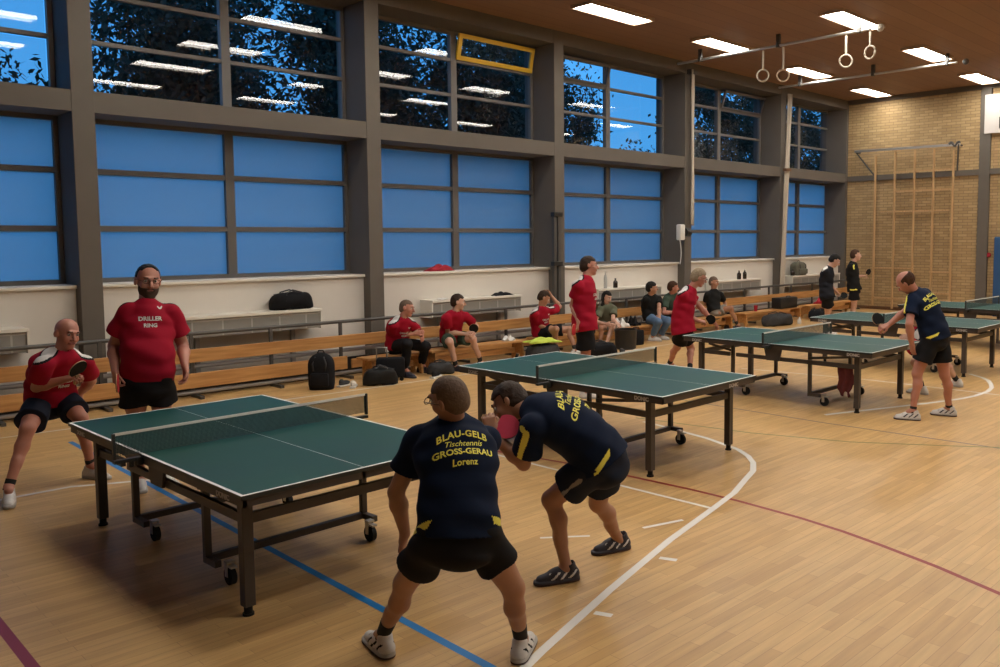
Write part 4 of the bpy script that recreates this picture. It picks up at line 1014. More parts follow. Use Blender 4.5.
class Person:
    def __init__(s, name, J, hf, sf, face, toes=None, h=.008, S=1.0, fat=0., belly=0., hunch=.03, hands=None, hs=1.0, female=False, shw=.87, sw=(.62, .62)):
        s.sw = sw
        s.J = {k: V(*v) for k, v in J.items()}; s.h = h; s.S = S; s.fat = fat; s.belly = belly; s.hs = hs
        J = s.J
        s.hf = nrm(V(hf[0], hf[1], 0)); s.sf = nrm(V(sf[0], sf[1], 0))
        s.spine = nrm(J['nek'] - J['pel'])
        s.lh = nrm(J['hiL'] - J['hiR']); s.ls = nrm(J['shL'] - J['shR'])
        s.root = empty(name, (float(J['pel'][0]), float(J['pel'][1]), 0.0)); s.org = V(J['pel'][0], J['pel'][1], 0)
        # all geometry is built relative to the root
        for k in J: J[k] = J[k] - s.org
        s.L = np.linalg.norm(J['nek'] - J['pel'])
        # curved spine
        bk = nrm(np.cross(s.spine, s.ls)); fw = np.cross(s.ls, s.spine)
        if fw @ s.sf < 0 and abs(fw @ s.sf) > .15: fw = -fw
        s.fw = nrm(fw)
        s.mid = (J['pel'] + J['nek']) / 2 - s.fw * hunch * 2
        mc = (J['shL'] + J['shR']) / 2
        for q_ in ('shL', 'shR'): J[q_] = mc + (J[q_] - mc) * shw
        s.face = nrm(face); up0 = nrm(J['head'] - J['nek']) * .55 + V(0, 0, .45)
        s.fup = nrm(up0 - s.face * (up0 @ s.face)); s.flat = np.cross(s.fup, s.face)   # person's left
        s.toes = toes or {}
        s.hands = hands or {}
    def tp(s, t):
        J = s.J; u = np.clip(t, -.3, 1.1)
        return (1 - u) ** 2 * J['pel'] + 2 * u * (1 - u) * s.mid + u * u * J['nek']
    def frame(s, t):
        u = min(1, max(0, t)); lat = nrm(s.lh * (1 - u) + s.ls * u)
        tg = nrm(s.tp(t + .02) - s.tp(t - .02)); fw = nrm(np.cross(lat, tg))
        return lat, tg, fw
    def torso(s, P, sec, infl=0., k=.03):
        d = None
        for (t0, l0, f0), (t1, l1, f1) in zip(sec, sec[1:]):
            c0, c1 = s.tp(t0), s.tp(t1); dd = c1 - c0; L2 = dd @ dd
            t = np.clip(((P - c0) @ dd) / L2, 0, 1)
            lat, tg, fw = s.frame((t0 + t1) / 2)
            q = P - c0 - t[:, None] * dd
            tm = t0 + (t1 - t0) * t
            fat = s.fat * np.exp(-((tm - .33) / .33) ** 2)
            off = s.belly * np.exp(-((tm - .30) / .24) ** 2)
            rl = (l0 + (l1 - l0) * t) * s.S + fat + infl; rf = (f0 + (f1 - f0) * t) * s.S + fat * 1.0 + off * .5 + infl
            l = q @ lat; f = q @ fw - off * .5; g = q @ tg
            e = (np.sqrt((l / rl) ** 2 + (f / rf) ** 2 + (g / (rf * .75)) ** 2) - 1) * np.minimum(rl, rf)
            d = e if d is None else smin(d, e, k)
        return d
    def clav(s, P, infl, k=.03):
        J = s.J; d = None; S = s.S
        nb = s.tp(.93)
        for q in 'LR':
            sh = J['sh' + q]; a = nb + (sh - nb) * .25 + s.spine * .015
            e = cone(P, a, sh, .040 * S + infl, .050 * S + infl); d = e if d is None else smin(d, e, k)
        return d
    def head_sdf(s, P, grow=0.):
        c = s.J['head']; F, U, Lt = s.face, s.fup, s.flat; A = (Lt, F, U); z = s.hs
        d = ell(P, c - F * .012 * z + U * .028 * z, A, (.077 * z + grow, .096 * z + grow, .086 * z + grow))
        d = smin(d, ell(P, c + F * .022 * z - U * .040 * z, A, (.060 * z, .070 * z, .078 * z)), .03)
        d = smin(d, ell(P, c + F * .062 * z - U * .098 * z, A, (.030 * z, .024 * z, .020 * z)), .025)
        for sg in (-1, 1):
            d = smin(d, ell(P, c + F * .058 * z - U * .03 * z + Lt * .036 * z * sg, A, (.024 * z, .026 * z, .026 * z)), .02)
        d = smin(d, cone(P, c + F * .086 * z + U * .026 * z + Lt * .034 * z, c + F * .086 * z + U * .026 * z - Lt * .034 * z, .011 * z, .011 * z), .018)
        for sg in (-1, 1):
            d = smax(d, -ell(P, c + F * .102 * z + U * .006 * z + Lt * .032 * z * sg, A, (.016 * z, .016 * z, .011 * z)), .012)
        d = smin(d, cone(P, c + F * .090 * z + U * .012 * z, c + F * .114 * z - U * .030 * z, .009 * z, .0135 * z), .010)
        for sg in (-1, 1): d = smin(d, ell(P, c + F * .096 * z - U * .034 * z + Lt * .013 * sg * z, A, (.009 * z, .011 * z, .008 * z)), .006)
        d = smin(d, cone(P, c + F * .089 * z - U * .060 * z + Lt * .020 * z, c + F * .089 * z - U * .060 * z - Lt * .020 * z, .0085 * z, .0085 * z), .006)
        for sg in (-1, 1):
            d = smin(d, ell(P, c - F * .008 * z - U * .004 * z + Lt * .080 * z * sg, (nrm(Lt * sg + F * .35), nrm(F - Lt * .35 * sg), U), (.009 * z, .021 * z, .033 * z)), .006)
        return d
    def hand_prims(s, q):
        H = s.hands.get(q, {}); J = s.J; S = s.S
        w = J['wr' + q]; el = J['el' + q]
        d = nrm(H['dir']) if 'dir' in H else nrm(w - el)
        n = H.get('palm'); n = nrm(n) if n is not None else nrm(-(w - J['pel']) * V(1, 1, .2) + 1e-3)
        n = nrm(n - d * (n @ d))
        side = np.cross(d, n) * (1 if q == 'R' else -1)    # thumb side
        th = H.get('thumb'); 
        if th is not None and nrm(th) @ side < 0: side = -side
        c = H.get('curl', .35); pr = []
        base = w + d * .012
        pos = [-.031, -.011, .010, .030]; ln = [.82, .95, 1.0, .92]; rr = [.0075, .0085, .009, .009]
        for i in range(4):
            kn = base + d * (.082 * (.93 + .07 * math.sin(i))) + side * pos[i] * 1.0
            pr.append((base + side * pos[i] * .55, kn, .0165, .0125, 'p'))
            dr = d + side * pos[i] * 1.5; dr = nrm(dr); p0 = kn; ang = 0
            cc = c * (1.0 + .08 * (3 - i))
            for seg, fr in ((.040, .75), (.026, .95), (.021, .7)):
                ang += cc * fr
                v = dr * math.cos(ang) + n * math.sin(ang)
                p1 = p0 + v * seg * ln[i]
                pr.append((p0, p1, rr[i] + .0012, rr[i], 'f')); p0 = p1
        tb = base + d * .018 + side * .026; t1 = tb + nrm(side * .75 + d * .65 + n * .25) * .040
        tc = H.get('tcurl', .5); t2 = t1 + nrm(side * (.45 - tc * .5) + d * .85 + n * tc) * .032; t3 = t2 + nrm(side * (.2 - tc * .6) + d * .8 + n * tc * 1.2) * .026
        pr += [(base + side * .012, tb, .017, .0145, 'p'), (tb, t1, .0135, .0115, 'p'), (t1, t2, .011, .0098, 'f'), (t2, t3, .0098, .0085, 'f')]
        s.hands.setdefault(q, {})['grip'] = base + d * .075 + n * .026; s.hands[q]['frame'] = (d, n, side)
        return pr
    def body(s, skin, shoe=True, arm_fat=0.):
        J = s.J; S = s.S; hp = {q: s.hand_prims(q) for q in 'LR'}
        scl = 1.0 if s.h < .0085 else 1.12
        def fn(P):
            d = s.torso(P, TOR); d = smin(d, s.clav(P, 0), .03)
            neck = cone(P, s.tp(.95), J['head'] - s.face * .012 * s.hs - s.fup * .035 * s.hs, .060 * S, .054 * s.hs)
            d = smin(d, neck, .025); d = smin(d, s.head_sdf(P), .018)
            for q in 'LR':
                hi, kn, an = J['hi' + q], J['kn' + q], J['an' + q]; toe = s.toe(q)
                m1 = hi + (kn - hi) * .45
                leg = smin(cone(P, hi, m1, .086 * S, .078 * S), cone(P, m1, kn, .078 * S, .056 * S), .03)
                bk = -nrm(toe - V(0, 0, 0)) ; ax = nrm(an - kn); bk = nrm(bk - ax * (bk @ ax))
                if abs(nrm(kn - hi) @ ax) < .93:
                    b2 = -(nrm(kn - hi) - ax * (nrm(kn - hi) @ ax)); bk = nrm(b2)
                cm = kn + (an - kn) * .30 + bk * .020 * S
                leg = smin(leg, cone(P, kn, cm, .050 * S, .0495 * S), .025)
                leg = smin(leg, cone(P, cm, kn + (an - kn) * .62 + bk * .006, .0495 * S, .038 * S), .025)
                leg = smin(leg, cone(P, kn + (an - kn) * .55, an, .040 * S, .032 * S), .02)
                leg = smin(leg, cone(P, an, an + toe * .05 - V(0, 0, .02), .034 * S, .030 * S), .02)
                d = smin(d, leg, .025)
            for q in 'LR':
                sh, el, w = J['sh' + q], J['el' + q], J['wr' + q]
                a = smin(cone(P, sh, sh + (el - sh) * .45, .050 * S + arm_fat, .047 * S + arm_fat), cone(P, sh + (el - sh) * .45, el, .047 * S + arm_fat, .039 * S + arm_fat * .6), .02)
                fm = el + (w - el) * .30
                a = smin(a, cone(P, el, fm, .039 * S + arm_fat * .6, .043 * S + arm_fat * .6), .015)
                a = smin(a, cone(P, fm, w, .043 * S + arm_fat * .6, .0265 * S), .02)
                near = np.linalg.norm(P - w, axis=1) < .30
                if near.any():
                    Q = P[near]; pd = None
                    for p0, p1, r0, r1, t in hp[q]:
                        if t == 'p':
                            e = cone(Q, p0, p1, r0 * scl, r1 * scl); pd = e if pd is None else smin(pd, e, .014)
                    for p0, p1, r0, r1, t in hp[q]:
                        if t == 'f': pd = smin(pd, cone(Q, p0, p1, r0 * scl, r1 * scl), .0035)
                    aa = a[near]; a[near] = smin(aa, pd, .014)
                ds = np.linalg.norm(P - sh, axis=1)
                kk = .030 * np.clip(1 - (ds - .03) / .12, .05, 1)
                d = smin(d, a, kk)
            return d
        pts = np.array(list(J.values())); lo = pts.min(0) - .26; hi = pts.max(0) + .26; lo[2] = min(lo[2], .0) 
        c = s.J['head']; F, U, Lt, z = s.face, s.fup, s.flat, s.hs
        def paint(Q):
            r = np.zeros(len(Q)); q = Q - c
            l, f, u = q @ Lt, q @ F, q @ U
            r[(np.abs(l) < .024 * z) & (np.abs(u + .060 * z) < .0085 * z) & (f > .07 * z)] = 1
            return r
        o = sdf_object('body', fn, lo, hi, s.h, [skin, LIP], s.root, paint)
        return o
    def toe(s, q):
        t = s.toes.get(q, s.hf[:2]); return nrm(V(t[0], t[1], 0))
    def eyes(s):
        c = s.J['head']; z = s.hs
        for sg in (-1, 1):
            p = c + s.face * .0795 * z + s.fup * .007 * z + s.flat * .032 * sg * z
            b = MB(); b.mi(EYEW); b.sph(p, .0115 * z, seg=10); b.sph(p + s.face * .0055 * z, .0075 * z, EYED, seg=8); b.build('eye', parent=s.root, smooth='all')
            b = MB(); b.mi(EYED); b.cyl(c + s.face * .099 * z + s.fup * .030 * z + s.flat * .018 * sg * z, c + s.face * .088 * z + s.fup * .030 * z + s.flat * .048 * sg * z, .0045 * z, seg=8); b.build('eyebrow', parent=s.root, smooth='all')
    def glasses(s, m=None):
        c = s.J['head']; z = s.hs; m = m or EYED; F, U, Lt = s.face, s.fup, s.flat
        b = mb(m)
        for sg in (-1, 1):
            cc = c + F * .112 * z + U * .006 * z + Lt * .034 * sg * z
            b.tube([cc + Lt * .023 * z * math.cos(t) + U * .015 * z * math.sin(t) for t in np.linspace(0, 6.0, 14)], .0024, closed=True, seg=6)
            b.tube([cc + Lt * .026 * z * sg + U * .006, c + F * .02 * z + U * .010 * z + Lt * .087 * z * sg, c - F * .02 * z + U * .004 * z + Lt * .087 * z * sg], .0024, seg=6)
        b.tube([c + F * .114 * z + U * .010 * z + Lt * .010 * z, c + F * .117 * z + U * .012 * z, c + F * .114 * z + U * .010 * z - Lt * .010 * z], .0024, seg=6)
        b.build('glasses', parent=s.root, smooth='all')
    def hair(s, m, style='short', grow=.010, name='hair'):
        c = s.J['head']; F, U, Lt, z = s.face, s.fup, s.flat, s.hs; A = (Lt, F, U)
        def fn(P):
            q = P - c; l, f, u = q @ Lt, q @ F, q @ U
            nz = .0022 * np.sin(l * 95 + 35 * f + 50 * u) * np.sin(f * 60 - l * 40) + .0012 * np.sin(u * 120 + l * 150 - f * 70)
            d = ell(P, c - F * .014 * z + U * .028 * z, A, (.0775 * z + grow * .55, .096 * z + grow * .8, .086 * z + grow * 1.3))
            if style in ('short', 'buzz', 'full'):
                d = smin(d, ell(P, c - F * .045 * z - U * .02 * z, A, (.066 * z + grow * .6, .060 * z + grow, .070 * z)), .02)
                cut = np.where(f > 0, (f - .052 * z) * .9 - (u - .05 * z) * .9, -1)          # face opening
                cut = np.where((f > .0) , np.maximum(.045 * z - u - .35 * (.085 * z - f) , (f - .082 * z - .0 * u)), cut)
                front = np.maximum(f - .010 * z, (.052 * z) - u)          # in front of the ears only above the hairline
                front = np.where(u > .052 * z, -1 + 0 * f, f - .008 * z)
                sb = (-.075 * z + 1.15 * np.maximum(0, f + .045 * z)) - u
                d = np.maximum(d, np.maximum(smax(front * 0 + (f - .008 * z) * 1.0, (.056 * z - u), .001) * -1 * -1 if False else np.minimum(f - .010 * z, .054 * z - u), sb))
            elif style == 'horseshoe':
                d = np.maximum(d, np.maximum(np.minimum(f - .012 * z, 1), np.maximum(u - .062 * z + .25 * np.maximum(f, -0.05), -.07 * z - u)))
            elif style == 'receding':
                d = np.maximum(d, np.maximum(np.minimum(f - .010 * z, .078 * z - u), (-.075 * z + 1.15 * np.maximum(0, f + .045 * z)) - u)); d = np.maximum(d, (f - .038 * z))
            elif style == 'long':
                d = smin(d, cone(P, c - F * .05 * z, c - F * .055 * z - U * .22 * z, .075 * z, .045 * z), .03)
                for sg in (-1, 1): d = smin(d, cone(P, c + Lt * sg * .068 * z - F * .01, c + Lt * sg * .085 * z - U * .24 * z + F * .03, .032 * z, .030 * z), .02)
                d = np.maximum(d, np.minimum(f - .010 * z, .058 * z - u) * np.where(u > -.10 * z, 1, -1) + np.where(u > -.10 * z, 0, -.05))
            return d + nz * (0 if style == 'buzz' else 1)
        return sdf_object(name, fn, c - .34 * z, c + .17 * z, min(s.h, .008), [m], s.root)
    def beard(s, m):
        c = s.J['head']; F, U, Lt, z = s.face, s.fup, s.flat, s.hs; A = (Lt, F, U)
        def fn(P):
            q = P - c; f, u, l = q @ F, q @ U, q @ Lt
            d = ell(P, c + F * .026 * z - U * .052 * z, A, (.068 * z, .078 * z, .080 * z))
            d = smin(d, ell(P, c + F * .062 * z - U * .105 * z, A, (.036 * z, .034 * z, .030 * z)), .02)
            d = np.maximum(d, u + .028 * z + .25 * np.maximum(0, f - .02)); d = np.maximum(d, -.005 - f)
            d = smax(d, -ell(P, c + F * .11 * z - U * .060 * z, A, (.026 * z, .03 * z, .010 * z)), .004)
            return d
        sdf_object('beard', fn, c - .17 * z, c + .17 * z, .006, [m], s.root)
    def wrinkle(s, P, amp=.004, sd=0.):
        x, y, z = P[:, 0] + s.org[0] * .0, P[:, 1], P[:, 2]
        return amp * (np.sin(23 * z + 9 * x + sd) * np.sin(17 * x + 11 * y + 5 * z + sd * 2) + .6 * np.sin(41 * z - 19 * y + 13 * x + sd))
    def shirt(s, mats, kind='plain', hem=-.10, sleeve=.60, infl=.022, flare=.02, sflare=.012, name='shirt', amp=.0045, arm_fat=0.):
        J = s.J; S = s.S
        sec = [(hem - .12, .150 + flare, .110 + flare)] + [(t, l, f) for t, l, f in TOR if t > hem + .03]
        sec = [(t, l + (flare * max(0, (.5 - t) / .6)), f + (flare * max(0, (.5 - t) / .6))) for t, l, f in sec]
        ph = s.tp(hem); th = s.frame(hem)[1]; pn = s.tp(1.0) + s.spine * .012
        def fn(P):
            d = s.torso(P, sec, infl); d = smin(d, s.clav(P, infl * .45), .03)
            for q in 'LR':
                sh, el = J['sh' + q], J['el' + q]; e = sh + (el - sh) * (sleeve + .1)
                sl = cone(P, sh, e, .050 * S + infl * .8 + arm_fat, .050 * S + infl * .8 + sflare + arm_fat)
                sl = np.maximum(sl, plane(P, sh + (el - sh) * sleeve, el - sh))
                ds = np.linalg.norm(P - sh, axis=1); kk = .035 * np.clip(1 - (ds - .05) / .15, .1, 1)
                d = smin(d, sl, kk)
            # collar
            nk = s.tp(.98); hd = nrm(J['head'] - s.fup * .03 - nk)
            co = cone(P, nk - hd * .01, nk + hd * .045, .068 * S, .062 * S); co = np.maximum(co, plane(P, nk + hd * .050, hd - s.fw * .35))
            d = smin(d, co, .012)
            d = d + s.wrinkle(P, amp, s.org[0])
            d = np.maximum(d, -plane(P, ph, th))
            # open collar hole
            d = smax(d, -cone(P, nk + hd * .02, nk + hd * .14, .055 * S, .060 * S), .004)
            return d
        pts = np.array([J[k] for k in ('pel', 'nek', 'shL', 'shR', 'elL', 'elR')]); lo = pts.min(0) - .32; hi = pts.max(0) + .26
        fw = s.fw
        def paint(Q):
            r = np.zeros(len(Q))
            if kind == 'red':
                for q in 'LR':
                    sh = J['sh' + q]; nk = s.tp(.93)
                    lt = s.ls if q == 'L' else -s.ls
                    a = nk + lt * .075 + s.spine * .05 - s.fw * .045; b = sh + s.spine * .045 + lt * .010 - s.fw * .035
                    dd = cone(Q, a, b, .062, .062) if False else cone(Q, a, b, .056, .060)
                    r[dd < .016] = 2
                    r[dd < .0] = 1
            if kind == 'navy':
                for q in 'LR':
                    sh, el = J['sh' + q], J['el' + q]; lt = s.ls if q == 'L' else -s.ls
                    ax = nrm(el - sh); out = lt * s.sw[0] + s.fw * s.sw[1] + s.spine * .15; out = nrm(out - ax * (out @ ax))
                    a = sh + out * .08; b = el + out * .08; dn = cone(Q, a, b, .022, .020)
                    nk = s.tp(.97) + lt * .075 + s.spine * .03 + s.fw * .03; a = a + s.spine * .03
                    d2 = cone(Q, nk, a, .016, .022)
                    w1 = np.minimum(dn, d2) < .0
                    r[w1] = 1
                # side inserts near the hem
                t = (Q - J['pel']) @ s.spine / s.L; f = (Q - s.tp(0)) @ s.frame(0)[2]; l = np.abs((Q - s.tp(0)) @ s.lh)
                lo_ = hem + .035
                r[(t > lo_) & (t < lo_ + .055) & (np.abs(f + .02 + (t - lo_) * .3) < .075) & (l > .105)] = 1
            if kind == 'number':
                pass
            return r
        o = sdf_object(name, fn, lo, hi, s.h, mats, s.root, paint); s.shirt_o = o; s.hem = hem
        return o
    def trousers(s, m, upto=.55, infl=.020, flare=.022, name='shorts', stripe=None, top=.04, low=-.15):
        J = s.J; S = s.S
        sec = [(low, .145, .105), (0.0, .158, .112), (top + .08, .150, .108)]
        def fn(P):
            d = s.torso(P, sec, infl); d = np.maximum(d, plane(P, s.tp(top), s.frame(top)[1]))
            for q in 'LR':
                hi, kn, an = J['hi' + q], J['kn' + q], J['an' + q]
                if upto <= 1.0:
                    e = hi + (kn - hi) * (upto + .12)
                    l = cone(P, hi, e, .090 * S + infl * .5, (.080 * S * (1 - upto * .25)) + infl + flare)
                    l = np.maximum(l, plane(P, hi + (kn - hi) * upto, kn - hi))
                else:
                    l = smin(cone(P, hi, kn, .096 * S + infl * .5, .066 * S + infl * .6), cone(P, kn, kn + (an - kn) * (upto - 1 + .05), .064 * S + infl * .6, .050 * S + infl * .6), .03)
                    l = np.maximum(l, plane(P, kn + (an - kn) * (upto - 1), an - kn))
                d = smin(d, l, .022)
            return d + s.wrinkle(P, .0055, 2 + s.org[1])
        pts = np.array([J[k] for k in ('pel', 'hiL', 'hiR', 'knL', 'knR') + (('anL', 'anR') if upto > 1 else ())]); lo = pts.min(0) - .24; hi = pts.max(0) + .24
        mats = [m] + ([stripe] if stripe else [])
        def paint(Q):
            r = np.zeros(len(Q))
            if stripe:
                for q, sg in (('L', 1), ('R', -1)):
                    hi_, kn_ = J['hi' + q], J['kn' + q]; ax = nrm(kn_ - hi_); o_ = nrm(s.lh * sg - ax * (s.lh * sg @ ax))
                    r[cone(Q, hi_ + o_ * .12 + ax * .12, kn_ + o_ * .13 - ax * .05, .010, .010) < .005] = 1
            return r
        return sdf_object(name, fn, lo, hi, s.h, mats, s.root, paint)
    def feet(s, up, sole, accent=None, sock=SOCK, sock_h=.10, bottom=None):
        for q in 'LR':
            an = s.J['an' + q]; t = s.toe(q); sd = np.cross(V(0, 0, 1), t); z0 = max(0., an[2] - .10) if an[2] > .17 else 0.
            g = V(an[0], an[1], z0)
            def fn(P):
                d = smin(cone(P, g - t * .045 + V(0, 0, .042), g + t * .06 + V(0, 0, .044), .040, .042), cone(P, g + t * .06 + V(0, 0, .040), g + t * .165 + sd * 0 + V(0, 0, .026), .044, .032), .02)
                d = smin(d, cone(P, g - t * .035 + V(0, 0, .05), g - t * .02 + V(0, 0, .095), .038, .040), .02)
                d = smin(d, cone(P, g + t * .03 + V(0, 0, .07), g + t * .09 + V(0, 0, .055), .030, .028), .02)
                q_ = (P - g); l = q_ @ sd; f = q_ @ t
                so = np.maximum(np.sqrt((l / .047) ** 2 + ((f - .062) / .150) ** 6) * .047 - .047, q_[:, 2] - .026)
                d = np.minimum(d, so)
                d = np.maximum(d, -q_[:, 2] + .0)
                d = np.maximum(d, -cone(P, g + V(0, 0, .085) - t * .012, g + V(0, 0, .16) - t * .015, .030, .036))
                return d
            def paint(Q):
                q_ = Q - g; r = np.zeros(len(Q)); f = q_ @ t; l = q_ @ sd
                r[q_[:, 2] < .030] = 1
                if accent: r[(q_[:, 2] > .034) & (q_[:, 2] < .075) & (np.abs(((f * .9 + q_[:, 2]) % .05) - .025) < .008) & (f < .12) & (f > -.06) & (np.abs(l) > .022)] = 2
                if bottom: r[q_[:, 2] < .012] = 3
                return r
            sh = sdf_object('shoe', fn, g - .22, g + .26, min(s.h, .007), [up, sole, accent or up, bottom or sole], s.root, paint)
            if sock_h:
                kn = s.J['kn' + q]; ax = nrm(kn - an); b = mb(sock)
                b.cyl(an - ax * .03, an + ax * sock_h, .0345 * s.S, r2=(.0345 + .05 * sock_h) * s.S, seg=18); b.build('sock', parent=s.root, smooth=True)
    def text(s, lines, t0, front=False, m=None, name='shirt_lettering', tilt=0.0, lateral=0.0):
        """lines: (text, size, dy, kw); projected on the shirt from behind or in front"""
        me = s.shirt_o.data; bm = bmesh.new(); bm.from_mesh(me); tree_ = BVHTree.FromBMesh(bm)
        lat, tg, fw = s.frame(t0); c = s.tp(t0)
        x = lat if front else -lat; y = tg; n = fw if front else -fw
        for txt, size, dy, kw in lines:
            kw = dict(kw); dx = kw.pop('dx', 0.); nm = kw.pop('name', name)
            tb = text_bm(txt, size, grid=.012, **kw) if isinstance(txt, str) else txt(size)
            ok = 0
            for v in tb.verts:
                o_ = c + x * (v.co.x + dx + lateral) + y * (v.co.y + dy) + n * .6
                hit = tree_.ray_cast(Vector(o_), Vector(-n))
                if hit[0] is not None: v.co = hit[0] + Vector(n) * .0035; ok += 1
                else: v.co = Vector(o_ - n * .5)
            mt = bpy.data.meshes.new(nm); tb.to_mesh(mt); tb.free(); mt.materials.append(m or YEL)
            o = bpy.data.objects.new(nm, mt); COL.objects.link(o); o.parent = s.shirt_o
        bm.free()

def racket(blade, toward, normal, m1, m2, lab, size=1.0, grp='table tennis rackets'):
    """blade centre, direction from handle to blade, face normal"""
    c = V(*blade); a = nrm(toward); n = nrm(normal); n = nrm(n - a * (n @ a)); w = np.cross(a, n)
    r = empty('table_tennis_racket', tuple(c), 0, lab, 'table tennis racket', grp)
    def disc(rad, th, off, m, nm):
        b = mb(m); ring = []
        for k in range(28):
            t = 2 * math.pi * k / 28; u = math.cos(t); v = math.sin(t)
            p = a * (u * rad * 1.05 if u > -.86 else -.80 * rad) + w * v * rad + n * (off - th / 2); ring.append(p * size)
        b.prism([tuple(p) for p in ring], tuple(n * th * size)); b.build(nm, parent=r)
    disc(.076, .006, 0, RWOOD, 'blade'); disc(.0745, .004, .005, m1, 'rubber'); disc(.0745, .004, -.005, m2, 'rubber')
    b = mb(RWOOD); b.bar(tuple(-a * .066 * size), tuple(-a * .17 * size), .029 * size, .022 * size, up=tuple(n)); b.build('handle', parent=r)
    return r

